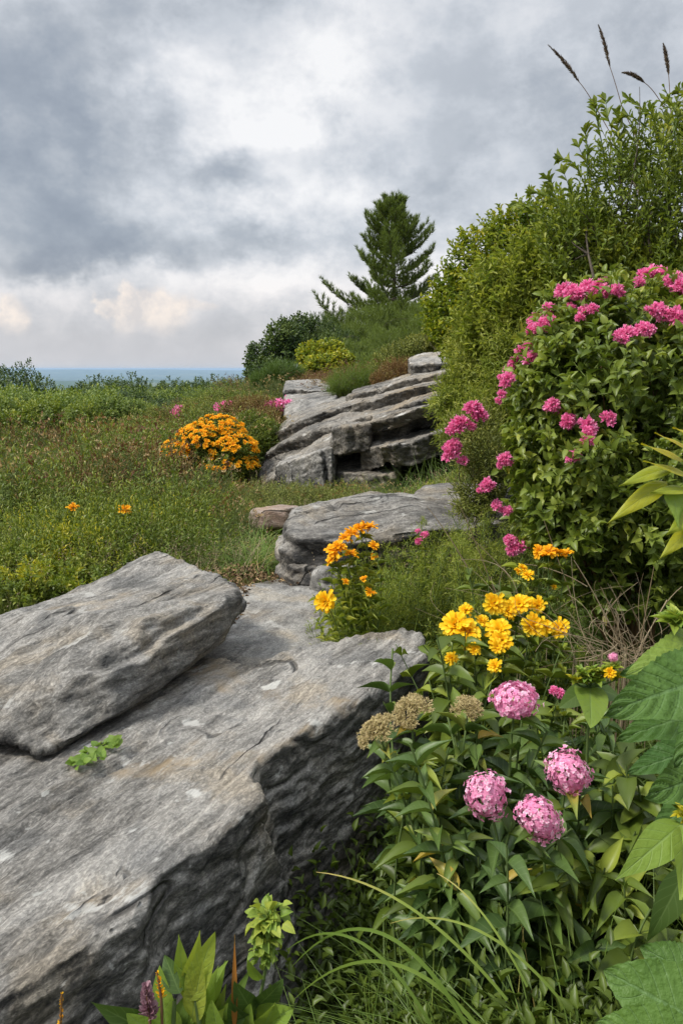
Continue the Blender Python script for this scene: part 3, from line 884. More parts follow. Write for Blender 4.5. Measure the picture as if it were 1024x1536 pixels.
MAT = {
    'deep': leaf_mat('deep_green_leaf', [(.1, (0.052, 0.084, 0.014)), (.5, (0.100, 0.158, 0.024)), (.9, (0.215, 0.278, 0.042))], .28, .42),
    'mid': leaf_mat('mid_green_leaf', [(.1, (0.065, 0.108, 0.017)), (.5, (0.134, 0.200, 0.030)), (.9, (0.281, 0.323, 0.054))], .35, .45),
    'bush': leaf_mat('glossy_bush_leaf', [(.05, (0.075, 0.127, 0.020)), (.45, (0.150, 0.218, 0.035)), (.75, (0.250, 0.310, 0.055)), (.97, (0.425, 0.425, 0.080))], .36, .42, .4, .35, (.24, .30, .09)),
    'yellow': leaf_mat('yellow_green_leaf', [(.1, (0.083, 0.156, 0.015)), (.5, (0.207, 0.266, 0.025)), (.9, (0.468, 0.435, 0.030))], .4, .45),
    'olive': leaf_mat('olive_leaf', [(.1, (0.080, 0.105, 0.024)), (.5, (0.160, 0.203, 0.042)), (.9, (0.288, 0.300, 0.084))], .3, .55),
    'brown': leaf_mat('brownish_heath_leaf', [(.1, (.12, .06, .03)), (.5, (.20, .13, .05)), (.9, (.22, .22, .07))], .25, .6),
    'feather': leaf_mat('feathery_leaf', [(.1, (0.099, 0.160, 0.023)), (.5, (0.209, 0.280, 0.045)), (.9, (0.352, 0.400, 0.090))], .45, .5),
    'pine': leaf_mat('pine_needles', [(.1, (0.121, 0.180, 0.039)), (.5, (0.227, 0.301, 0.066)), (.9, (0.389, 0.445, 0.099))], .35, .5),
    'dark': leaf_mat('dark_tree_leaf', [(.1, (0.022, 0.052, 0.014)), (.5, (0.053, 0.097, 0.025)), (.9, (0.112, 0.162, 0.037))], .25, .5),
    'hedge': leaf_mat('hedge_leaf', [(.1, (0.063, 0.110, 0.022)), (.5, (0.127, 0.198, 0.040)), (.9, (0.299, 0.363, 0.080))], .32, .5),
    'meadow': leaf_mat('meadow_leaf', [(.02, (0.231, 0.114, 0.054)), (.18, (0.182, 0.152, 0.048)), (.38, (0.123, 0.175, 0.036)), (.6, (0.157, 0.258, 0.036)), (.8, (0.281, 0.380, 0.048)), (1, (0.495, 0.518, 0.120))], .3, .6, noise_amt=.1),
    'grass': leaf_mat('grass_blade', [(.05, (0.075, 0.135, 0.028)), (.4, (0.135, 0.230, 0.044)), (.7, (0.240, 0.338, 0.077)), (.85, (0.405, 0.392, 0.132)), (1, (0.630, 0.472, 0.209))], .35, .5, noise_amt=.08),
    'wild': leaf_mat('wild_grass', [(.05, (.085, .12, .035)), (.35, (.14, .19, .05)), (.6, (.20, .235, .075)), (.78, (.29, .25, .12)), (.9, (.34, .22, .14)), (1, (.46, .38, .23))], .32, .55, noise_amt=.08),
    'lance': leaf_mat('lance_leaf', [(.0, (0.023, 0.050, 0.015)), (.35, (0.053, 0.105, 0.028)), (.7, (0.105, 0.180, 0.043)), (.93, (0.210, 0.270, 0.056)), (1, (0.378, 0.300, 0.065))], .3, .42, .4, .5, (.17, .25, .08), side_n=7),
    'pale': leaf_mat('pale_green_leaf', [(.1, (0.110, 0.210, 0.035)), (.5, (0.187, 0.304, 0.055)), (.9, (0.319, 0.399, 0.070))], .4, .45, .35, .5, (.25, .36, .12), .5, 7),
    'crinkle': leaf_mat('crinkled_leaf', [(.1, (0.041, 0.108, 0.022)), (.5, (0.089, 0.176, 0.035)), (.9, (0.178, 0.271, 0.053))], .25, .5, .35, .5, (.14, .24, .09), 1.0, 8),
    'lemon': leaf_mat('lemon_leaf', [(.1, (0.120, 0.220, 0.030)), (.45, (0.260, 0.330, 0.030)), (.9, (0.500, 0.440, 0.020))], .4, .4, .4, .4, (.30, .36, .08), .4, 7, .3),
}


def petal_mat(name, stops, trans=.35):
    m, N = new_mat(name)
    at = N.n('ShaderNodeAttribute', attribute_name='lf'); sp = N.n('ShaderNodeSeparateXYZ', i_0=at.outputs['Vector'])
    f = N.m('ADD', N.m('MULTIPLY', sp.outputs[2], .6), N.m('MULTIPLY', sp.outputs[1], .4))
    c = N.ramp(f, stops)
    b = N.n('ShaderNodeBsdfPrincipled', i_Roughness=.6); N.set(b, 'Base Color', c); b.inputs['Specular IOR Level'].default_value = .2
    tr = N.n('ShaderNodeBsdfTranslucent'); N.set(tr, 'Color', c)
    mx = N.n('ShaderNodeMixShader', i_Fac=trans); N.set(mx, 1, b); N.set(mx, 2, tr)
    N.n('ShaderNodeOutputMaterial', i_Surface=mx)
    return m


PM = {
    'magenta': petal_mat('magenta_petal', [(.0, (.66, .08, .28)), (.4, (.92, .19, .46)), (.8, (.97, .36, .60)), (1, (.98, .58, .76))]),
    'pink': petal_mat('pink_petal', [(.0, (.42, .20, .12)), (.07, (.60, .16, .32)), (.3, (.82, .28, .50)), (.6, (.92, .42, .62)), (.85, (.95, .66, .79)), (1, (.97, .82, .88))]),
    'yellow': petal_mat('yellow_petal', [(.0, (.78, .26, .005)), (.35, (.95, .52, .008)), (.75, (.98, .66, .015)), (1, (.98, .74, .05))]),
    'amber': petal_mat('amber_petal', [(.0, (.66, .16, .01)), (.3, (.90, .36, .006)), (.7, (.96, .50, .01)), (1, (.97, .60, .03))]),
    'tan': petal_mat('tan_floret', [(.0, (.40, .36, .15)), (.3, (.60, .48, .26)), (.7, (.80, .62, .40)), (1, (.88, .66, .52))]),
    'gold': petal_mat('gold_centre', [(.0, (.45, .16, .01)), (1, (.75, .36, .02))], .1),
}
PET = TW('petal', 4, .12, .05)


def toothed():
    t = np.array([0, .35, .75, .93, 1.0]); w = np.array([.12, .32, .5, .5, .42])
    V, A = [], []
    for i in range(5):
        for s in (-2, -1, 0, 1, 2):
            y = t[i]
            if i == 4: y = 1.0 if s in (-1, 1) else (.93 if s == 0 else .90)
            V.append((s * .5 * w[i], y, abs(s) * .03 + .10 * math.sin(t[i] * 3.1) - (.05 if s in (-1, 1) else 0))); A.append((s / 2, t[i], 0))
    return np.array(V), grid_faces(5, 5), np.array(A)


PT = toothed()


def mesh_only(mb, name, mat):
    o = mb.build(name, mat, None, world=False)
    me = o.data; bpy.data.objects.remove(o)
    return me


def head_daisy(g, name, mat, dbl=3):
    mb = MB()
    for ring in range(dbl):
        n = (13, 12, 9)[ring]; tilt = R((6, 30, 55)[ring]); Lr = (1.0, .84, .6)[ring]
        a = np.arange(n) * 2 * math.pi / n + ring * .3 + g.normal(size=n) * .09
        tl = tilt + g.normal(size=n) * .22
        d = np.stack([np.cos(a) * np.cos(tl), np.sin(a) * np.cos(tl), np.sin(tl)], -1)
        nn = np.stack([-np.cos(a) * np.sin(tl), -np.sin(a) * np.sin(tl), np.cos(tl)], -1)
        scatter(mb, PT, d * .08, d, nn, Lr * g.uniform(.72, 1.12, n), .34, g.uniform(.1, 1, n))
    return mesh_only(mb, name, mat)


def head_ball(g, name, mat, n=130, sq=(1, 1, .9), fl=.16, full=.55, petals=5):
    mb = MB()
    i = np.arange(n) + .5
    z = 1 - i / n * (1 + full); ph = i * 2.39996 + g.normal(size=n) * .1
    r = np.sqrt(np.maximum(0, 1 - z * z))
    D = np.stack([r * np.cos(ph), r * np.sin(ph), z], -1)
    P = D * np.array(sq) * (g.uniform(.82, 1.06, n) + .20 * fbm(D * 2.1, 2, seed=float(g.uniform(0, 50))))[:, None]
    D = nrm(D + g.normal(size=(n, 3)) * .22)
    kp = fbm(D * 2.6, 2, seed=float(g.uniform(0, 90))) > -.30
    P, D = P[kp], D[kp]; n = len(P)
    fr = g.uniform(.0, 1, n)
    for k in range(petals):
        pr = perp(D, g.uniform(0, .5, n) + k * 2 * math.pi / petals)
        d = nrm(pr + D * g.uniform(-.1, .55, n)[:, None])
        scatter(mb, PET, P, d, D, fl * g.uniform(.8, 1.15, n), fl * .8, np.clip(fr + g.normal(size=n) * .15, 0, 1))
    core = rdir(160, g) * np.array(sq) * .82
    scatter(mb, SMO, core, perp(nrm(core), g.uniform(0, 6, 160)), nrm(core), .35, .3, .35)
    return mesh_only(mb, name, mat)


def head_shaggy(g, name, mat, n=70):
    mb = MB()
    D = rdir(n, g); D[:, 2] = np.abs(D[:, 2]) * 1.1 - .25; D = nrm(D)
    C = D * g.uniform(.25, .72, n)[:, None]
    for k in range(4):
        d = nrm(D + g.normal(size=(n, 3)) * .55)
        scatter(mb, PET, C, d, nrm(g.normal(size=(n, 3))), g.uniform(.3, .5, n), g.uniform(.14, .26, n), g.uniform(.0, 1, n))
    return mesh_only(mb, name, mat)


def head_fuzzy(g, name, mat, n=70):
    mb = MB()
    for k in range(9):
        a = k * 2.4; rr = (.62 * math.sqrt(k / 9) + (.1 if k else 0)) * g.uniform(.75, 1.35)
        c = np.array([math.cos(a) * rr, math.sin(a) * rr, .15 * g.uniform() - .35 * rr])
        ax = nrm(c + np.array([0, 0, .7]))
        D = nrm(ax + rdir(n, g) * .75); m = n
        ln = g.uniform(.30, .70, m) * g.uniform(.75, 1.15)
        scatter(mb, ST, c * .6, D, rdir(m, g), ln, .035, .3) if False else scatter(mb, ST, np.repeat((c * .6)[None], m, 0), D, rdir(m, g), ln, .05, g.uniform(.2, .7, m))
        tips = c * .6 + D * (ln * .8)[:, None]
        for q in range(5):
            scatter(mb, ST, tips, nrm(D + rdir(m, g) * .9), rdir(m, g), g.uniform(.10, .2, m), .075, g.uniform(.55, 1, m))
    return mesh_only(mb, name, mat)


hg = np.random.default_rng(77)
HD = {
    'daisy': [head_daisy(hg, 'flower_head', PM['yellow']) for _ in range(3)],
    'amber': [head_daisy(hg, 'flower_head', PM['amber'], 2) for _ in range(3)],
    'ball': [head_ball(hg, 'flower_head', PM['pink'], 260, (1, 1, .92), .125) for _ in range(3)],
    'flat': [head_ball(hg, 'flower_head', PM['pink'], 220, (1.25, 1.0, .55), .13, .3)],
    'shaggy': [head_shaggy(hg, 'flower_cluster', PM['magenta']) for _ in range(4)],
    'fuzzy': [head_fuzzy(hg, 'flower_head', PM['tan']) for _ in range(2)],
}
_cm = MB()
_cd = rdir(60, hg); _cd[:, 2] = np.abs(_cd[:, 2])
scatter(_cm, SMO, _cd * np.array([.16, .16, .14]), perp(_cd, hg.uniform(0, 6, 60)), _cd, .12, .12, hg.uniform(0, 1, 60))
scatter(_cm, SMO, _cd * np.array([.16, .16, .14]), nrm(_cd + .2), perp(_cd, hg.uniform(0, 6, 60)), .12, .05, hg.uniform(0, 1, 60))
CENTRE = mesh_only(_cm, 'flower_centre', PM['gold'])


def put(me, name, parent, pos, facing, scale, roll=0.0, centre=False):
    o = bpy.data.objects.new(name, me); link(o, parent)
    o.location = tuple(np.asarray(pos) - np.array(parent.location))
    q = Vector(facing).to_track_quat('Z', 'Y')
    o.rotation_euler = (q.to_matrix() @ Matrix.Rotation(roll, 3, 'Z')).to_euler()
    o.scale = (scale,) * 3 if not isinstance(scale, (tuple, list)) else scale
    if centre:
        c = bpy.data.objects.new('flower_centre', CENTRE); link(c, o)
        c.location = (0, 0, .1)
    return o


def shrub(name, label, cat, lobes, root, n, K, leafL, leafW, tpl, mat, shootL, group=None, nl=14, r0=.012, inner=.25, upb=.5, barkm=None,
          g=None, zmin=.02, seed=1, spread=1.0, jitter=.4, stems=True, var=.22, base_r=.5, crown='foliage', stemw=.004, pair=False, cut=.86, rough=.12, rs=3.0):
    g = g or np.random.default_rng(seed)
    t = thing(name, label, cat, root, group)
    if nl:
        mb = MB(); limb_set(mb, root, lobes, nl, r0, g); mb.build('branches', barkm or bark, t)
    P, Nn = crown_points(lobes, n, inner, g, zmin=zmin, cut=cut, rough=rough, rs=rs)
    S = nrm(Nn * .75 + np.array([0, 0, upb]) + g.normal(size=(n, 3)) * jitter)
    Ls = shootL * g.uniform(.6, 1.25, n)
    P = P - S * (Ls * .6)[:, None]
    r = np.clip(base_r + var * fbm(P * 4.0 / max(.3, shootL * 6), 2, seed=seed) + g.normal(size=n) * .1, 0, 1)
    mb = MB()
    shoots(mb, P, S, Ls, K, leafL, leafW, tpl, r, spread=spread, g=g, pair=pair)
    if stems: scatter(mb, STICK, P, S, perp(S, g.uniform(0, 6, n)), Ls, stemw, .3)
    mb.build(crown, mat, t)
    return t
# ------------------------------------------------------------- meadow and slope (uncountable ground cover)
def wedge(n, a0, a1, r0, r1, g, power=1.0, grow=.02):
    X, Y = [], []
    got = 0
    while got < n:
        a = g.uniform(R(a0), R(a1), n * 2)
        u = g.uniform(size=n * 2)
        e = 1 - power
        r = r0 * (r1 / r0) ** u if abs(e) < 1e-6 else ((r0 ** e + u * (r1 ** e - r0 ** e)) ** (1 / e))
        x, y = r * np.sin(a), r * np.cos(a)
        ok = ~on_rock(x, y, grow)
        if a0 < -30: ok &= ~((x < -2.2) & (y > 13.6 + .8 * np.sin(x * 1.7)))
        X.append(x[ok]); Y.append(y[ok]); got += ok.sum()
    return np.concatenate(X)[:n], np.concatenate(Y)[:n]


def patch(x, y):
    q = np.stack([x, y, 0 * x], -1)
    return q


def hscale(x, y):
    """how tall the meadow stands: grazed low in front of the rocks, the bush and on the crest"""
    def bx(x0, x1, y0, y1, f, e=.35):
        a = 1 / (1 + np.exp(-(x - x0) / e)) / (1 + np.exp((x - x1) / e)) / (1 + np.exp(-(y - y0) / e)) / (1 + np.exp((y - y1) / e))
        return 1 - (1 - f) * a
    h = np.ones_like(x)
    h = h * bx(-2.6, -.5, 6.6, 8.9, .50) * bx(-1.1, 2.0, 5.3, 8.0, .50, .2) * bx(-.95, 0, 4.5, 5.75, .12, .10) * bx(-1.2, 9, 8.8, 40, .40) * bx(-9, -1, 11.2, 60, .55)
    h = h * bx(-12, -2.4, 9.8, 60, .55)
    return h


def meadow():
    g = np.random.default_rng(21)
    # fine-leaved heath shoots following low mounds
    n = 15000
    x, y = wedge(n, -36, 14, 3.4, 24, g, 1.25)
    r = np.hypot(x, y)
    q = patch(x, y)
    mound = np.clip(.5 + .95 * fbm(q * 1.0, 3, seed=3), 0, 1.3)
    sc = np.clip(r / 6, .8, 2.6)
    Lh = (.05 + .27 * mound ** 1.3) * hscale(x, y) * g.uniform(.7, 1.2, n) * .72
    near_path = np.clip((np.hypot(x + .6, y - 4.3) - .3) / 1.2, .35, 1); Lh *= near_path
    z = height(x, y)
    P = np.stack([x, y, z], -1)
    S = nrm(np.stack([g.normal(size=n) * .28 + .05, g.normal(size=n) * .28, np.ones(n)], -1))
    hue = .46 + .50 * fbm(q * .45, 3, seed=40) + .16 * fbm(q * 2.2, 2, seed=50)
    yel = np.exp(-(((x + 1.6) / 1.1) ** 2 + ((y - 4.6) / .8) ** 2)); hue += .2 * yel
    hue -= .20 * np.exp(-(((x + 5) / 2.6) ** 2 + ((y - 12) / 2.0) ** 2))
    mb = MB()
    shoots(mb, P, S, Lh, 12, .034 * sc, .22, SM, np.clip(hue + .22 * (mound - .5), 0, 1), spread=.9, tip=.1, g=g, taper=.3)
    scatter(mb, STICK, P, S, perp(S, g.uniform(0, 6, n)), Lh, .003 * sc, .15)
    o = mb.build('meadow_herbs', MAT['meadow']); tag(o, 'tangled low green and rusty heath herbs covering the left slope', None, None, 'stuff')
    # mounds of heath, herbs and soft grass
    GM = 'heath mounds of the left meadow'
    protos = []
    for k, (mt, tp, ll, lw, K, h, nn_) in enumerate([('wild', ST, .050, .10, 13, .34, 420), ('olive', SM, .032, .20, 11, .30, 480), ('brown', SM, .028, .22, 11, .30, 460), ('yellow', SM, .036, .3, 10, .30, 360), ('mid', SM, .038, .24, 10, .36, 420), ('meadow', SM, .03, .2, 12, .26, 460)]):
        t = thing('heath_mound', ['straw tipped grassy heath mound in the left meadow', 'dull olive heath mound in the left meadow', 'rusty brown heath mound in the left meadow', 'yellow green leafy mound in the near left meadow', 'fresh green leafy mound in the left meadow', 'mixed green and rusty low mound in the left meadow'][k], 'heath', (0, 0, 0), GM)
        gg = np.random.default_rng(900 + k)
        lobes = [(np.array([gg.normal() * .12, gg.normal() * .12, h * .35]), np.array([.24, .24, h * .6])) for _ in range(4)]
        Pq, Nq = crown_points(lobes, nn_, .3, gg, rough=.3, rs=4); Pq[:, 2] = np.abs(Pq[:, 2])
        Sq = nrm(Nq * .9 + np.array([0, 0, .45]) + gg.normal(size=(nn_, 3)) * .3)
        mb = MB(); shoots(mb, Pq - Sq * .06, Sq, gg.uniform(.10, .2, nn_), K, ll, lw, tp, np.clip(.45 + gg.normal(size=nn_) * .15, 0, 1), g=gg)
        scatter(mb, STICK, Pq - Sq * .06, Sq, perp(Sq, gg.uniform(0, 6, nn_)), .14, .0025, .2)
        if k in (0, 2, 5):
            tp_ = Pq[::3] + Sq[::3] * .12
            for _ in range(5): scatter(mb, SM, tp_ + gg.normal(size=tp_.shape) * .008, nrm(Sq[::3] + gg.normal(size=tp_.shape) * .5), nrm(gg.normal(size=tp_.shape)), .022, .009, gg.uniform(0, .12, len(tp_)) if k != 0 else gg.uniform(.78, 1, len(tp_)))
        mb.build('foliage', MAT[mt], t); protos.append(t)
    used = set(); x, y = wedge(240, -32, 5, 4.6, 18, g, 1.0, .12)
    r = np.hypot(x, y); q = patch(x, y); sel = fbm(q * .33, 2, seed=11); s2 = fbm(q * .5, 2, seed=17)
    for i in range(len(x)):
        if math.hypot(x[i] + .52, y[i] - 5.1) < .75 or math.hypot(x[i] + 1.35, y[i] - 7.9) < 1.0: continue
        v = sel[i] + g.normal() * .16
        k = 2 if v < -.42 else 1 if v < -.08 else 5 if v < .06 else 0 if v < .3 else 4
        if (x[i] + 1.7) ** 2 / 2.2 + (y[i] - 5.0) ** 2 < .9: k = 3 if g.uniform() < .3 else 4
        if y[i] > 9 and g.uniform() < .25: k = 2
        o = protos[k] if k not in used else copy_tree(protos[k]); used.add(k)
        s_ = float(g.uniform(.85, 1.5) * np.clip(r[i] / 7, .75, 1.3)); o.location = (x[i], y[i], hz(x[i], y[i]) - .03)
        o.rotation_euler = (0, 0, g.uniform(0, 6.28)); o.scale = (s_, s_, s_ * g.uniform(.7, 1.25) * (1.1 if r[i] < 8 else 1) * float(hscale(x[i:i + 1], y[i:i + 1])[0]))
    big = [(40, 700, 12.2, 0, 2.2), (120, 705, 11.6, 2, 2.3), (200, 712, 10.8, 1, 2.1), (225, 700, 10.6, 5, 1.6), (20, 735, 9.6, 4, 2.1), (100, 742, 9.2, 0, 2.0), (170, 738, 9.0, 5, 2.0), (215, 745, 8.3, 2, .9), (300, 742, 8.0, 0, .6), (60, 775, 7.6, 1, 1.9),
           (140, 782, 7.3, 4, 1.9), (215, 780, 7.2, 2, 1.9), (285, 785, 6.6, 0, 1.3), (345, 772, 7.0, 5, .9), (0, 800, 6.5, 0, 1.7), (85, 815, 6.2, 4, 1.7), (165, 815, 6.1, 1, 1.7), (240, 812, 6.0, 4, 1.6), (310, 810, 5.9, 5, 1.1), (335, 825, 5.3, 0, .9),
           (-60, 760, 8, 0, 2.0), (-110, 700, 12, 4, 2.3), (255, 665, 12.0, 2, 1.5), (300, 650, 12.4, 5, 1.8), (345, 640, 12, 1, 1.7), (215, 668, 12.6, 0, 1.8), (390, 655, 9.4, 2, 1.4), (400, 600, 13, 0, 1.6), (360, 600, 14, 4, 1.7), (330, 618, 13.5, 2, 1.6), (290, 632, 14, 4, 1.7)]
    for (px, py, yy, k, s_) in big:
        xx = W(px, py, yy)[0]; o = copy_tree(protos[k]) if k in used else protos[k]; used.add(k)
        o.location = (xx, yy, hz(xx, yy) - .05); o.rotation_euler = (0, 0, g.uniform(0, 6.28)); o.scale = (s_, s_, s_ * (1.0 if yy < 11 or px < 200 else .75))
        o['label'] = o['label'].replace('heath mound', 'big heath mound') if k in (0, 1, 2) else o['label'].replace('mound', 'big mound').replace('low big', 'big')
    for k in range(6):
        if k not in used:
            for ch in list(protos[k].children): bpy.data.objects.remove(ch)
            bpy.data.objects.remove(protos[k])
    # blades
    n = 62000
    x, y = wedge(n, -36, 16, 3.3, 26, g, 1.2)
    r = np.hypot(x, y); q = patch(x, y); sc = np.clip(r / 6, .75, 3.0)
    gd = fbm(q * .8, 3, seed=70)
    Lg = (.12 + .20 * np.clip(.4 + gd * 1.2, 0, 1.3)) * hscale(x, y) * g.uniform(.6, 1.3, n) * .85
    Lg *= np.clip((np.hypot(x + .6, y - 4.3) - .2) / 1.0, .4, 1)
    P = np.stack([x, y, height(x, y)], -1)
    wind = np.stack([.35 + .3 * fbm(q * .5, 2, seed=80), .1 * np.ones(n), 0 * x], -1)
    S = nrm(wind + g.normal(size=(n, 3)) * .35 + np.array([0, 0, 1.1]))
    nn = nrm(np.cross(S, rdir(n, g)))
    hue = .44 + .45 * fbm(q * .6, 3, seed=90) + g.normal(size=n) * .1 + (g.uniform(size=n) < .07) * .5
    mb = MB(); scatter(mb, BL4, P, S, nn, Lg, .0036 * sc, np.clip(hue, 0, 1))
    o = mb.build('meadow_grass', MAT['wild']); tag(o, 'soft green grass blades growing through the left meadow and slope', None, None, 'stuff')
    # wispy dry seed stems
    n = 4500
    x, y = wedge(n, -34, 12, 3.8, 18, g, 1.3)
    sc = np.clip(np.hypot(x, y) / 6, .8, 2.4)
    P = np.stack([x, y, height(x, y)], -1)
    S = nrm(g.normal(size=(n, 3)) * .28 + np.array([.1, 0, 1]))
    Lg = g.uniform(.22, .40, n) * hscale(x, y)
    mb = MB(); scatter(mb, BL6, P, S, nrm(np.cross(S, rdir(n, g))), Lg, .0022 * sc, g.uniform(.3, 1, n))
    top = P + S * (Lg * .72)[:, None]
    for k in range(6):
        scatter(mb, SM, top + S * (Lg * .05 * k)[:, None], nrm(S + g.normal(size=(n, 3)) * .5), nrm(g.normal(size=(n, 3))), .016 * sc, .006 * sc, g.uniform(0, .8, n))
    o = mb.build('seed_grass', straw); tag(o, 'thin dry seed stems standing above the meadow', None, None, 'stuff')
    # ground cover under the right hand plants
    n = 11000
    x, y = wedge(n, -25, 62, .55, 5.5, g, .9)
    keep = (x > -.35) | (y < .8)
    x, y = x[keep], y[keep]; n = len(x)
    P = np.stack([x, y, height(x, y)], -1)
    S = nrm(g.normal(size=(n, 3)) * .4 + np.array([0, -.1, 1]))
    mb = MB(); shoots(mb, P, S, g.uniform(.10, .30, n) * np.where(y < 2.4, 1.35, 1), 7, .045, .42, OV4, .22 + .2 * fbm(P * 3, 2), g=g)
    o = mb.build('ground_cover', MAT['deep']); tag(o, 'dark leafy undergrowth on the ground beneath the flowering plants', None, None, 'stuff')
    n = 40000
    x, y = wedge(n, 2, 60, 1.2, 9, g, 1.0, .0)
    keep = (y > 2.2) | (g.uniform(size=n) < .3) | (x > 1.2)
    x, y = x[keep], y[keep]; n = len(x)
    P = np.stack([x, y, height(x, y)], -1)
    S = nrm(g.normal(size=(n, 3)) * .45 + np.array([-.1, -.1, 1]))
    mb = MB(); scatter(mb, BL6, P, S, nrm(np.cross(S, rdir(n, g))), g.uniform(.12, .42, n), .0036, np.clip(.2 + g.normal(size=n) * .13 + (g.uniform(size=n) < .06) * .5, 0, 1))
    o = mb.build('verge_grass', MAT['grass']); tag(o, 'thin grass growing among the shrubs right of the rocks', None, None, 'stuff')

    n = 1500
    th = g.uniform(0, 1, n)
    ex = np.where(g.uniform(size=n) < .5, g.normal(size=n) * .06 - .58 + .05 * th, g.uniform(-.75, .05, n)); ey = np.where(ex < -.45, g.uniform(3.3, 4.4, n), 4.15 + g.normal(size=n) * .07)
    ex[:500] = .32 + g.normal(size=500) * .25; ey[:500] = g.uniform(1.2, 3.2, 500)
    z = np.maximum(height(ex, ey), np.where((ey > 3.2), EYE - 1.10, -9)) + .008
    mb = MB(); scatter(mb, OV4, np.stack([ex, ey, z], -1), nrm(g.normal(size=(n, 3)) * [1, 1, .25]), nrm(g.normal(size=(n, 3)) * .4 + [0, 0, 1]), g.uniform(.012, .035, n), g.uniform(.006, .016, n), g.uniform(0, 1, n))
    o = mb.build('leaf_litter', plain_mat('dead_leaf', [(.3, (.07, .04, .02)), (.5, (.20, .12, .06)), (.7, (.34, .24, .12))], .8, 40)); tag(o, 'dry fallen leaves along the edges of the worn ledge and under the plants', None, None, 'stuff')


meadow()


# ------------------------------------------------------------- distant shrubs and trees
def far_proto(name, mat, w, h, seed, n=520, K=7, ll=.11, label=''  , cat='shrub', group=None, lobn=7):
    g = np.random.default_rng(seed)
    lobes = []
    small = 1.0 if lobn < 10 else .66
    for i in range(lobn):
        a = g.uniform(0, 6.28); rr = g.uniform(.1, .85) * w * .5
        lobes.append((np.array([math.cos(a) * rr, math.sin(a) * rr, h * g.uniform(.3, .70) * (1 - .25 * (rr / w) ** 2)]), np.array([w * g.uniform(.2, .3) * small, w * g.uniform(.2, .3) * small, h * g.uniform(.25, .36) * small])))
    t = thing(name, label, cat, (0, 0, 0), group)
    mb = MB(); limb_set(mb, (0, 0, 0), lobes, 8, .03, g, 4); mb.build('branches', bark, t)
    P, Nn = crown_points(lobes, n, .2, g, rough=.25, rs=2.0)
    S = nrm(Nn * .7 + np.array([0, 0, .6]) + g.normal(size=(n, 3)) * .4)
    mb = MB(); shoots(mb, P - S * .1, S, .2, K, ll, .55, SMO, np.clip(.45 + .2 * fbm(P * 1.5, 2, seed=seed) + g.normal(size=n) * .12, 0, 1), g=g)
    mb.build('foliage', mat, t)
    return t


def place(src, first, x, y, s, rz, label, sz=None, dz=0.0):
    o = src if first else copy_tree(src)
    o.location = (x, y, hz(x, y) - .08 + dz); o.rotation_euler = (0, 0, rz); o.scale = (s, s, sz or s)
    o['label'] = label
    return o


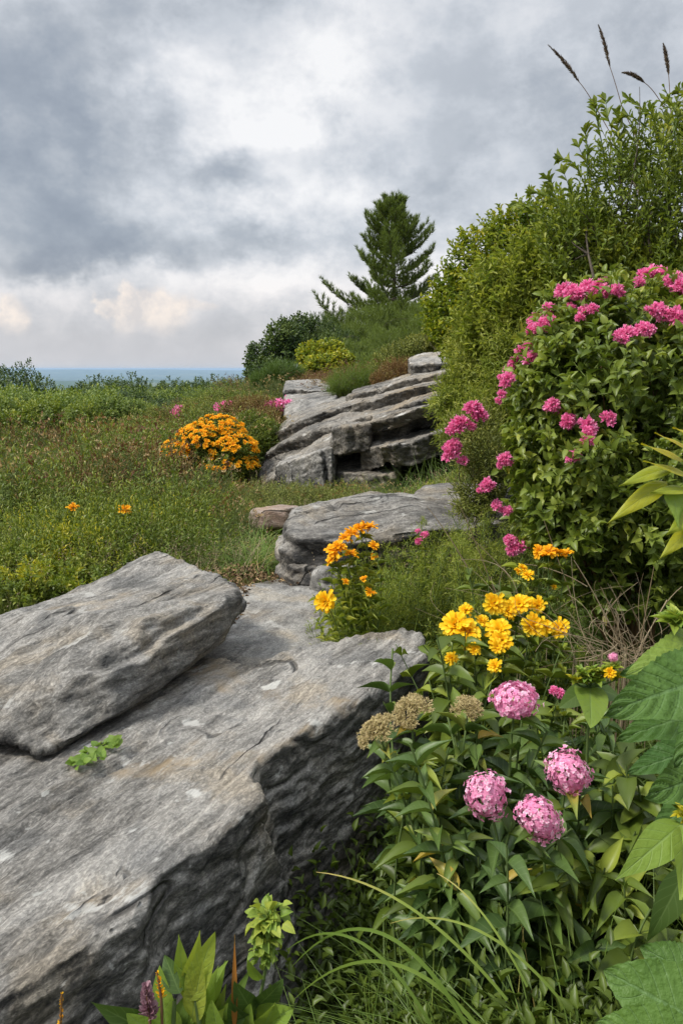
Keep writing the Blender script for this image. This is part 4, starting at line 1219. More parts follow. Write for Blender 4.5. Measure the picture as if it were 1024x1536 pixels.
def far_things():
    g = np.random.default_rng(33)
    GR = 'shrubs in the row behind the left meadow'
    a = far_proto('shrub', MAT['hedge'], 2.1, 1.35, 5, 2600, 9, .068, group=GR, lobn=15)
    b = far_proto('shrub', MAT['mid'], 1.9, 1.2, 9, 2500, 9, .068, group=GR, lobn=14)
    row = [(-38, 15.2, 1.15), (22, 14.8, 1.1), (82, 15.3, 1.15), (136, 15.0, 1.0), (188, 15.6, .9), (-98, 15, 1.2), (55, 17.3, 1.25), (150, 17.6, 1.1), (-10, 17.5, 1.25)]
    words = ['shrub cut by the left edge of the photo', 'broad light green shrub nearest the left edge', 'tall middle shrub with feathery light top', 'low rounded shrub right of the middle', 'last low shrub at right end',
             'shrub out past the left edge', 'shrub showing over the front ones', 'back shrub peeking over the right end', 'back shrub over the left end']
    for i, (px, y, s) in enumerate(row):
        x = W(px, 600, y)[0]
        place((a, b)[i % 2], i < 2, x, y, s, g.uniform(0, 6.28), words[i] + ', in the row behind the left meadow', sz=(W(px, (600 if y < 17 else 598) + g.uniform(-5, 7), y)[2] - hz(x, y)) / 1.02)
    GB = 'low shrubs filling the slope below the horizon'
    c = far_proto('shrub', MAT['hedge'], 3.0, 1.7, 15, 1300, 8, .095, group=GB)
    d = far_proto('shrub', MAT['dark'], 2.8, 1.8, 18, 1300, 8, .095, group=GB)
    lab = 'rounded distant green shrub on the slope between the left row and the horizon'
    k = 0
    pts = []
    for i in range(62):
        y = 20 * (62 / 20) ** g.uniform(); px = g.uniform(-420, 385)
        if px > 230 + (y - 20) * 6 and y < 30: continue
        if px > 345: continue
        pts.append((px, y))
    for i in range(44):
        pts.append((g.uniform(125, 365), g.uniform(19, 38)))
    pts += [(150, 22), (210, 23), (262, 24), (180, 27), (240, 29), (300, 33), (330, 38), (120, 30), (285, 27)]
    for (px, y) in pts:
        x = W(px, 600, y)[0]
        z0 = hz(x, y)
        # trim the height so the tops stay under the skyline
        ytop = 573 if px < 330 else 568
        zt = W(px, g.uniform(ytop - 9, ytop + 14) + (24 if y < 26 and px > 120 else 0), y)[2]
        s = float(np.clip((zt - z0) / 1.6, .35, 1.4))
        kk = 0 if g.uniform() < .72 or k == 0 else 1
        place((c, d)[kk], k == 0, x, y, s * g.uniform(1.0, 1.3), g.uniform(0, 6.28), lab if kk == 0 else lab.replace('green', 'dark'), sz=s)
        k += 1
    # make sure the second prototype is placed too
    x = W(330, 600, 34)[0]; d.location = (x, 34, hz(x, 34) - .1); d.scale = (.95, .95, 1.05)
    d['label'] = 'small dark round tree standing on the skyline right of the orange bush'; d['category'] = 'tree'; d['group'] = ''
    del d['group']
    for (px, y, s, tx) in [(182, 40, .95, 'dark bushy tree top on the skyline above the left row'), (198, 44, .9, 'dark tree top just right of the first one on the skyline'), (262, 42, .7, 'small lone dark tree top at the middle of the skyline')]:
        x = W(px, 600, y)[0]; z0 = hz(x, y); s2 = (W(px, 569 + (0 if s > .8 else 7), y)[2] - z0) / 1.75
        o = copy_tree(d); o.name = 'small_tree'; o.location = (x, y, z0 - .1); o.scale = (s, s, s2); o.rotation_euler = (0, 0, px); o['label'] = tx
    d.name = 'small_tree'
    # dark tree at the left edge
    GT = None
    e = far_proto('broadleaf_tree', MAT['dark'], 3.4, 3.0, 25, 1500, 8, .12, group=None, cat='tree', lobn=9)
    x = W(14, 600, 27)[0]; z0 = hz(x, 27); sz = (W(0, 533, 27)[2] - z0) / 2.6
    place(e, True, x, 27, .95, .4, 'dark rounded tree rising above the shrub row at the left edge', sz=sz)
    x = W(-110, 600, 29)[0]
    o = place(e, False, x, 29, .9, 2.4, 'dark tree outside the left edge behind the shrub row', sz=sz * 1.1)


far_things()


# ------------------------------------------------------------- pine
def pine():
    g = np.random.default_rng(8)
    Y = 25.0
    base = W(590, 548, Y); top = W(587, 303, Y)
    x0, y0 = base[0], base[1]
    zb = hz(x0, y0) - .1; H = top[2] - zb
    t = thing('pine_tree', 'tall dark green pine with layered upswept boughs against the cloudy sky', 'tree', (x0, y0, zb))
    trunk = bez((x0, y0, zb), (top[0], Y, top[2] - .1), (.05, 0, 0), 16)
    mb = MB(); tube(mb, trunk, .11, .012, 8); 
    nd = MB()
    pos, dr, rn = [], [], []
    lay = np.concatenate([np.linspace(.06, .58, 8), np.linspace(.66, .97, 9)])
    for li, hf in enumerate(lay):
        nb = 7 if hf < .8 else 6
        R0 = 2.55 * (1 - hf) ** .85 + .16
        if hf < .24: R0 = 2.9
        for b in range(nb):
            a = li * 1.1 + b * 2 * math.pi / nb + g.normal() * .25
            Lb = R0 * g.uniform(.62, 1.12)
            if g.uniform() < .15: Lb *= .55
            h = zb + H * hf + g.normal() * .03
            s = np.array([x0 + (top[0] - x0) * hf, Y, h])
            rise = (.10 + .75 * hf) * Lb
            e = s + np.array([math.cos(a) * Lb, math.sin(a) * Lb, rise])
            bend = np.array([0, 0, -.16 * Lb])
            path = bez(s, e, bend, 10)
            tube(mb, path, .025 * (1.1 - hf) + .006, .004, 4)
            nsub = int(6 + 11 * Lb / 1.7)
            for q in range(nsub):
                tt = .25 + .75 * (q + g.uniform()) / nsub
                f = tt * 9; i0 = min(8, int(f)); p = path[i0] + (path[i0 + 1] - path[i0]) * (f - i0)
                fw = nrm(path[min(9, i0 + 1)] - path[i0])
                side = np.cross(fw, [0, 0, 1.0]) * (1 if q % 2 else -1)
                Ls = Lb * .30 * (1.15 - tt) + .10
                e2 = p + (fw * .6 + side * .8 + np.array([0, 0, .28 + .3 * hf])) * Ls
                tube(mb, [p, e2], .006, .003, 3)
                m = int(3 + Ls * 16)
                for w_ in range(m):
                    pos.append(p + (e2 - p) * (w_ + .6) / m + g.normal(size=3) * .02); dr.append(nrm(e2 - p + np.array([0, 0, .25 * Ls]))); rn.append(.35 + .25 * (w_ / m) + g.normal() * .12)
    for k in range(10):
        pos.append(np.array([top[0], Y, top[2] - .5 + .05 * k])); dr.append(np.array([0, 0, 1.0])); rn.append(.5)
    pos = np.array(pos); dr = np.array(dr); rn = np.clip(np.array(rn), 0, 1)
    for k in range(13):
        d = nrm(dr + g.normal(size=dr.shape) * .42 + np.array([0, 0, .10]))
        scatter(nd, ST, pos, d, nrm(g.normal(size=dr.shape)), g.uniform(.10, .18, len(pos)), .015, rn)
    mb.build('trunk', bark, t); nd.build('crown', MAT['pine'], t)
    print('pine tufts', len(pos))


pine()


# shrubs round the foot of the pine and on the crest
def crest():
    def S(name, label, lob, mat, n, K, ll, lw, sl, tpl=SMO, seed=1, **kw):
        c = lob[0][0]; rt = (c[0], c[1], hz(c[0], c[1]))
        kw.setdefault('stemw', .006)
        return shrub(name, label, 'shrub', lob, rt, n, K, ll, lw, tpl, mat, sl, seed=seed, zmin=-.05, **kw)
    S('shrub', 'dark broadleaf shrub stepping down left of the pine, farthest left of the crest', [L(395, 548, 20, 26, 34), L(425, 518, 20, 28, 36), L(450, 500, 21, 26, 26), L(408, 560, 19.5, 30, 24), L(385, 566, 19.5, 18, 18)], MAT['dark'], 1300, 8, .11, .6, .25, seed=71, upb=.7, jitter=.5)
    S('shrub', 'dark evergreen shrub with upright tips between the pine and the dark broadleaf shrub', [L(480, 500, 22, 30, 26), L(500, 520, 21, 40, 26), L(470, 530, 20, 30, 24)], MAT['dark'], 1000, 9, .12, .22, .28, seed=72, upb=.8)
    S('pine_shrub', 'low spreading pine boughs around the foot of the tall pine', [L(540, 505, 22, 40, 20), L(520, 530, 20, 44, 22), L(590, 520, 21, 50, 26), L(640, 505, 21, 40, 30), L(560, 485, 23, 50, 24), L(515, 492, 23, 40, 22), L(600, 478, 24, 44, 24), L(640, 490, 23, 40, 34), L(455, 520, 21.5, 30, 22), L(480, 520, 21, 40, 18), L(600, 545, 18, 60, 20), L(540, 550, 17, 50, 16)], MAT['pine'], 5200, 16, .13, .12, .25, ST, seed=73, upb=.5, base_r=.5)
    S('shrub', 'bright yellow green shrub at the crest left of the pine foot', [L(470, 535, 16, 24, 18), L(495, 528, 16, 22, 17), L(485, 552, 15.5, 34, 18), L(512, 545, 15.5, 18, 16)], MAT['yellow'], 900, 8, .085, .6, .16, seed=74)
    S('shrub', 'small olive shrub with loose twigs behind the top of the outcrop', [L(590, 545, 12, 32, 24), L(615, 530, 12, 26, 20), L(570, 560, 11.6, 22, 18), L(640, 520, 13, 30, 14)], MAT['olive'], 1100, 10, .05, .4, .16, SM, seed=75, upb=.8)
    S('shrub', 'brownish twiggy shrub on the back of the outcrop', [L(600, 560, 10.6, 34, 20), L(575, 572, 10.4, 20, 14)], MAT['brown'], 800, 10, .035, .35, .14, SM, seed=76, upb=.8)
    S('fern_clump', 'soft bright green ferny clump between the pale ledge and the outcrop top', [L(525, 572, 10.8, 32, 20), L(505, 580, 10.6, 18, 14), L(545, 565, 10.9, 20, 16)], MAT['feather'], 900, 14, .045, .12, .18, ST, seed=77, upb=.9, stems=False)
    S('shrub', 'green shrub behind the pale capstone right of the pine foot', [L(660, 505, 12, 26, 24), L(690, 515, 11.5, 30, 22), L(640, 518, 12.5, 30, 14)], MAT['olive'], 1000, 9, .06, .4, .18, SM, seed=78)
    S('grass_clump', 'silky grass clump on the crest left of the yellow green shrub', [L(425, 560, 14.5, 30, 15), L(400, 572, 14.5, 26, 12)], MAT['grass'], 900, 6, .18, .05, .12, ST, seed=79, upb=.9, stems=False, nl=0)
    S('shrub', 'reddish green heath shrub behind the orange flowering bush', [L(390, 618, 10.5, 40, 22), L(360, 612, 11, 30, 14), L(405, 640, 9.8, 26, 24)], MAT['brown'], 1300, 10, .04, .35, .14, SM, seed=80, upb=.8, base_r=.65)
    S('shrub', 'dark green heath shrub between the orange flowering bush and the outcrop', [L(400, 660, 9.2, 24, 26), L(380, 640, 9.4, 26, 20)], MAT['mid'], 900, 10, .04, .35, .14, SM, seed=81, upb=.8)
    S('shrub', 'low olive heath mound on the ridge above the magenta flower patch', [L(300, 612, 13, 40, 12), L(255, 622, 14, 40, 12), L(340, 600, 14, 40, 12)], MAT['olive'], 1100, 9, .05, .35, .14, SM, seed=82, upb=.8)


crest()


# ------------------------------------------------------------- orange flowering bush and magenta patches
def orange_bush():
    g = np.random.default_rng(55)
    Y = 8.5
    lobes = [L(305, 670, Y, 38, 34, .3), L(345, 680, Y, 40, 32, .3), L(275, 685, Y, 30, 26, .25), L(325, 660, Y + .1, 40, 32, .3), L(340, 700, Y - .05, 44, 22, .28)]
    c = W(320, 720, Y); rt = (c[0], c[1], hz(c[0], c[1]))
    t = shrub('flowering_bush', 'rounded bush covered in orange flower clusters left of the outcrop', 'bush', lobes, rt, 1300, 9, .05, .35, SM, MAT['deep'], .12, seed=56, upb=.6, stemw=.005, zmin=-.05)
    P, Nn = crown_points(lobes, 2600, 0, g, shell=.96)
    fac = (Nn[:, 2] > .12) & (P[:, 2] > W(300, 712, Y)[2] - (P[:, 0] < W(290, 700, Y)[0]) * .1)
    P, Nn = P[fac] + Nn[fac] * .02, Nn[fac]
    hf = fbm(P * 9, 2) > -.22
    P, Nn = P[hf], Nn[hf]
    keep = []
    for i in range(len(P)):
        if all(np.linalg.norm(P[i] - P[j]) > .042 for j in keep): keep.append(i)
        if len(keep) >= 330: break
    P, Nn = P[keep], Nn[keep]
    o = np.argsort(P[:, 1]); P, Nn = P[o], Nn[o]
    n1 = min(100, len(P))
    for i in range(n1):
        put(HD['amber'][i % 3], 'flower_cluster', t, P[i], nrm(Nn[i] + [0, -.25, .9]), .036 * g.uniform(.8, 1.25), g.uniform(0, 6))
    mb = MB()
    for i in range(n1, len(P)):
        me = HD['amber'][i % 3]
        k = len(me.vertices); co = np.empty(k * 3, np.float32); me.vertices.foreach_get('co', co)
        A = np.empty(k * 3, np.float32); me.attributes['lf'].data.foreach_get('vector', A)
        Q = np.empty(len(me.loops), np.int32); me.loops.foreach_get('vertex_index', Q)
        M = np.array(Vector(nrm(Nn[i] + [0, -.25, .9])).to_track_quat('Z', 'Y').to_matrix())
        mb.add(co.reshape(-1, 3) @ M.T * .036 * g.uniform(.8, 1.25) + P[i], Q.reshape(-1, 4), A.reshape(-1, 3))
    f = mb.build('flower_clusters', PM['amber'], t); tag(f, kind='stuff')
    # magenta patches on the ridge
    for (px, py, Y, w_, h_, lab) in [(222, 653, 11.2, 22, 6, 'small magenta flower patch on the ridge at the left of the orange bush'), (340, 613, 11.2, 14, 5, 'pink flower patch on the ridge right above the orange bush'),
                                     (267, 619, 12.8, 5, 4, 'tiny crimson flower tuft far on the ridge left of the pink patch'), (418, 612, 10.5, 18, 8, 'dusty pink flower tuft by the pale ledge')]:
        c = W(px, py, Y)
        t = thing('flower_patch', lab, 'flowers', (c[0], c[1], c[2] - .25))
        lb = [L(px, py, Y, w_, h_), L(px + w_ * .5, py - 2, Y, w_ * .6, h_ * .8)]
        P, Nn = crown_points(lb, 70 if w_ > 6 else 24, 0, g)
        mb = MB()
        scatter(mb, STICK, P - np.array([0, 0, .3]), np.array([[0, 0, 1.0]]), rdir(len(P), g), .3, .006, .5)
        shoots(mb, P - np.array([0, 0, .28]), nrm(g.normal(size=P.shape) * .2 + [0, 0, 1]), .25, 7, .06, .3, SM, .4, g=g); mb.build('foliage', MAT['mid'], t)
        mb = MB()
        for k in range(14): scatter(mb, SMO, P + g.normal(size=P.shape) * .025, nrm(g.normal(size=P.shape) + [0, 0, .6]), rdir(len(P), g), .045, .03, g.uniform(0, 1, len(P)))
        mb.build('blossom', PM['magenta'], t)


orange_bush()
# ------------------------------------------------------------- right hand shrubs
def right_shrubs():
    def S(name, label, lob, mat, n, K, ll, lw, sl, tpl=OV4, seed=1, root=None, **kw):
        c = root if root is not None else lob[0][0]; rt = (c[0], c[1], hz(c[0], c[1]) - .02)
        return shrub(name, label, kw.pop('cat', 'shrub'), lob, rt, n, K, ll, lw, tpl, mat, sl, seed=seed, **kw)
    # tall leafy shrub at the top right
    lob = [L(980, 300, 4.4, 95, 85), L(1060, 240, 4.5, 95, 90), L(900, 370, 4.4, 80, 66), L(1010, 400, 4.4, 120, 90), L(1100, 400, 4.4, 130, 130), L(940, 240, 4.5, 36, 40), L(845, 330, 4.5, 40, 30), L(950, 520, 4.4, 120, 110), L(1080, 560, 4.5, 120, 120)]
    t = S('tall_shrub', 'tallest shrub with upright leafy twigs against the sky at top right', lob, MAT['bush'], 2300, 9, .052, .36, .24, OB4, seed=101, upb=.9, inner=.3, nl=26, r0=.018, root=W(1010, 700, 4.4), cut=.8, rough=.3, rs=4.0, base_r=.42, stemw=.004)
    g = np.random.default_rng(5)
    mb = MB(); st = MB()
    sprigs = [((905, 230), (893, 160)), ((950, 210), (945, 150)), ((935, 240), (925, 176)), ((1005, 210), (1000, 150)), ((1015, 190), (1022, 140)), ((880, 290), (845, 238)), ((880, 270), (878, 200)), ((850, 310), (800, 288)),
              ((815, 330), (775, 305)), ((860, 300), (846, 262)), ((985, 200), (975, 168)), ((900, 260), (868, 222)), ((970, 190), (935, 190)), ((1015, 220), (992, 178)), ((920, 200), (908, 150)), ((840, 320), (822, 270))]
    for (a, b) in sprigs:
        A, B = W(*a, 4.4 + g.normal() * .1), W(*b, 4.4 + g.normal() * .1)
        path = bez(A, B, g.normal(size=3) * .03, 9)
        tube(st, path, .0035, .0015, 4, .5)
        for k in range(2, 9):
            for s_ in range(2 if k < 8 else 5):
                dd = nrm(path[min(8, k)] - path[k - 1]); pr = perp(dd[None], np.array([g.uniform(0, 6.28)]))[0]
                scatter(mb, OB4, path[k][None], nrm(dd * .8 + pr * .6)[None], nrm(dd * .4 - pr)[None], g.uniform(.05, .072), .022, g.uniform(.35, .75))
    mb.build('foliage', MAT['bush'], t); st.build('twigs', stem_green, t)
    # yellow green shrub at the left end of the mass
    lob = [L(690, 455, 5.6, 42, 62), L(720, 410, 5.5, 46, 60), L(760, 365, 5.4, 48, 50), L(800, 335, 5.3, 40, 36), L(700, 500, 5.6, 46, 50), L(660, 470, 5.8, 24, 34), L(840, 350, 5.2, 50, 50), L(740, 500, 5.4, 60, 70)]
    S('shrub', 'yellow green leafy shrub just right of the pine', lob, MAT['yellow'], 1500, 9, .046, .50, .17, OV4, seed=103, upb=.6, root=W(740, 560, 5.5), cut=.8, rough=.25, rs=4, base_r=.36)
    # feathery shrubs
    lob = [L(800, 440, 4.9, 80, 75), L(860, 410, 4.8, 80, 70), L(760, 490, 4.9, 62, 66), L(910, 430, 4.6, 90, 70), L(960, 420, 4.4, 70, 50)]
    S('willowy_shrub', 'willowy fine leaved shrub above the pink flowering bush', lob, MAT['feather'], 2300, 10, .066, .22, .2, OB4, seed=105, upb=.45, jitter=.65, rough=.4, rs=3.5, cut=.75, root=W(840, 620, 4.8), stems=True, stemw=.003, base_r=.55, inner=.3)
    lob = [L(720, 560, 5.0, 50, 56), L(690, 600, 4.9, 46, 36), L(740, 620, 4.6, 60, 50), L(720, 510, 5.2, 50, 44), L(790, 560, 4.6, 60, 70), L(700, 650, 4.6, 40, 36)]
    S('willowy_shrub', 'feathery green shrub beside the upper right end of the outcrop', lob, MAT['feather'], 2500, 12, .050, .18, .18, SM, seed=107, upb=.4, jitter=.65, rough=.4, rs=3.5, cut=.75, root=W(740, 690, 4.8), stemw=.003, inner=.3, base_r=.6)
    # small pink flowered bush
    lob = [L(700, 660, 4.2, 34, 38), L(730, 690, 4.0, 40, 40), L(720, 640, 4.2, 30, 30), L(720, 740, 4.0, 40, 40)]
    t = S('flowering_bush', 'small pink flowered wispy bush in front of the outcrop hollow', lob, MAT['olive'], 700, 12, .035, .2, .14, SM, seed=109, cat='bush', upb=.7, root=W(720, 740, 4.1), stemw=.003, nl=5, r0=.005)
    for (px, py, s) in [(712, 616, 13), (720, 624, 12), (704, 612, 10), (686, 640, 13), (692, 634, 12), (678, 644, 10), (676, 676, 14), (680, 668, 11), (674, 684, 11), (694, 692, 8), (706, 640, 8)]:
        p = W(px, py, 3.88); put(HD['shaggy'][int(px) % 4], 'flower_cluster', t, p, (g.normal() * .3, -.5, .8), s * 3.9 / FPX * 1.15, g.uniform(0, 6))
    # the big pink flowered bush with broad leaves
    lob = [L(960, 540, 3.15, 130, 100, .36), L(890, 590, 3.05, 100, 95, .34), L(1020, 610, 3.0, 120, 120, .36), L(880, 700, 2.95, 90, 90, .32), L(980, 740, 2.85, 110, 105, .32), L(815, 590, 3.15, 50, 72, .26), L(835, 530, 3.2, 50, 54, .26),
           L(1060, 480, 3.2, 90, 60, .34), L(930, 480, 3.3, 90, 50, .3), L(830, 690, 3.0, 60, 80, .26), L(860, 780, 2.9, 66, 60, .24), L(1100, 700, 3.0, 110, 160, .34), L(800, 770, 3.0, 34, 40, .2), L(870, 460, 3.35, 50, 30, .2), L(960, 850, 3.0, 120, 60, .3), L(1060, 820, 2.9, 100, 80, .3)]
    t = S('flowering_bush', 'big dense bush with broad leaves and magenta flower clusters at right', lob, MAT['bush'], 2900, 7, .056, .54, .12, OV5, seed=111, cat='bush', upb=.35, root=W(960, 900, 3.0), nl=24, r0=.012, inner=.3,
          base_r=.38, rough=.22, rs=5, barkm=stem_red, jitter=.45)
    fl = [(845, 438, 14), (858, 440, 13), (870, 441, 12), (882, 434, 13), (897, 434, 14), (905, 438, 12), (924, 440, 12), (921, 424, 7), (966, 416, 13), (975, 410, 12), (990, 412, 12), (1013, 424, 15), (1020, 432, 14), (960, 425, 9),
          (822, 466, 11), (805, 482, 12), (812, 490, 12), (820, 484, 10), (798, 497, 9), (855, 462, 8), (875, 468, 10), (888, 464, 9), (870, 478, 8), (792, 524, 11), (782, 528, 10), (796, 541, 12), (772, 545, 11), (766, 556, 11), (762, 568, 10),
          (768, 548, 9), (756, 576, 9), (751, 592, 8), (936, 503, 14), (931, 510, 10), (963, 497, 14), (972, 494, 10), (980, 470, 15), (988, 466, 12), (1012, 476, 15), (1020, 480, 13), (828, 609, 12), (822, 613, 8), (852, 632, 12), (848, 638, 9),
          (879, 640, 15), (882, 650, 11), (881, 663, 11), (910, 630, 13), (914, 627, 9), (856, 687, 11), (864, 684, 9), (757, 690, 12), (754, 694, 8), (731, 728, 12), (727, 731, 9), (745, 758, 9), (757, 768, 10), (765, 812, 10), (775, 822, 13), (768, 826, 10), (1000, 470, 8)]
    C = np.array([l[0] for l in lob]); Rd = np.array([l[1] for l in lob])
    for (px, py, s) in fl:
        # on the near surface of the crown, in this direction
        Y = 3.3
        for yy in np.linspace(2.35, 3.5, 60):
            p = W(px, py, yy)
            if (np.linalg.norm((p - C) / Rd, axis=1)).min() < 1.0: Y = yy - .03; break
        if Y > 3.25 and px < 790 and py > 560: Y = 2.95
        p = W(px, py, Y)
        put(HD['shaggy'][int(px * 7 + py) % 4], 'flower_cluster', t, p, (g.normal() * .35, -.45 + g.normal() * .2, .8), s * Y / FPX * 1.12, g.uniform(0, 6))
        if px < 835 or py < 446:
            p2 = W(px + g.uniform(-13, 13), py + g.uniform(-9, 12), Y + .02); put(HD['shaggy'][int(px * 3 + py) % 4], 'flower_cluster', t, p2, (g.normal() * .4, -.4, .8), g.uniform(.5, .85) * s * Y / FPX, g.uniform(0, 6))


right_shrubs()


def plumes():
    g = np.random.default_rng(9)
    data = [((822, 68), (868, 123), [(890, 156), (915, 200)], 'leftmost plume of grass leaning left above the tall shrub'),
            ((897, 38), (914, 100), [(932, 160), (955, 210)], 'tallest upright grass plume reaching near the top of the photo'),
            ((933, 109), (966, 124), [(985, 145), (1003, 172)], 'small nodding grass plume bent over to the left'),
            ((994, 66), (1002, 112), [(1005, 165), (1008, 200)], 'rightmost upright grass plume by the right edge')]
    for tip, neck, st, lab in data:
        Y = 4.75
        b = W(*st[1], Y); gx = (b[0], b[1], hz(b[0], b[1]))
        t = thing('grass_plume', lab, 'grass plume', gx, 'grass plumes above the tall shrub')
        pts = [W(*tip, Y), W(*neck, Y), W(*st[0], Y), W(*st[1], Y)]
        mb = MB()
        low = np.array([b[0] + .05, b[1] + .05, gx[2]])
        path = np.concatenate([bez(low, pts[3], (.02, 0, 0), 6)[:-1], bez(pts[3], pts[2], (0, 0, 0), 3)[:-1], bez(pts[2], pts[1], (0, 0, .006), 5)])
        tube(mb, path, .003, .0018, 5, .3); mb.build('stem', stem_red, t)
        hd = MB(); ax = bez(pts[1], pts[0], (0, 0, .012), 40)
        tube(hd, ax[::4], .003, .0008, 5, .2)
        for k in range(40):
            w_ = math.sin(math.pi * min(1, (k + 3) / 46) ** .6) * .011 + .0015
            a = nrm(ax[min(39, k + 1)] - ax[max(0, k - 1)])
            d = nrm(a[None] * 1.0 + rdir(9, g) * .45)
            scatter(hd, SM, np.repeat(ax[k][None], 9, 0), d, rdir(9, g), w_ * 2.6, w_ * .45, g.uniform(0, .7, 9))
        hd.build('seed_head', plume_mat, t)


plume_mat = plain_mat('brown_plume', [(.25, (.10, .07, .05)), (.7, (.26, .19, .13))], .8, 80, 0, .15)
plumes()


# ------------------------------------------------------------- middle ground herbs
def finely_cut(label, px, py, Y, h, w, n, seed, mat='feather', group=None, ll=.024, lw=.16):
    g = np.random.default_rng(seed)
    p = W(px, py, Y); rt = np.array([p[0], p[1], hz(p[0], p[1])])
    t = thing('feathery_plant', label, 'plant', rt, group)
    st, lf = MB(), MB()
    P, S, Ls = [], [], []
    for i in range(n):
        tip = rt + np.array([g.normal() * w, g.normal() * w * .7, h * g.uniform(.55, 1.05)])
        b = rt + np.array([g.normal() * w * .35, g.normal() * w * .3, 0])
        path = bez(b, tip, g.normal(size=3) * .04, 9)
        tube(st, path, .0028, .0012, 4, .5)
        for k in range(2, 9):
            m = 4
            a = nrm(path[k] - path[k - 1])
            for q in range(m):
                P.append(path[k]); S.append(nrm(a * .9 + rdir(1, g)[0] * .8)); Ls.append(.075 * g.uniform(.6, 1.3) * (1.25 - .08 * k))
    P, S, Ls = map(np.array, (P, S, Ls))
    shoots(lf, P, S, Ls, 9, ll, lw, SM, np.clip(.5 + .25 * fbm(P * 6, 2, seed=seed) + g.normal(size=len(P)) * .1, 0, 1), g=g, spread=.9)
    st.build('stems', stem_green, t); lf.build('foliage', MAT[mat], t)
    return t


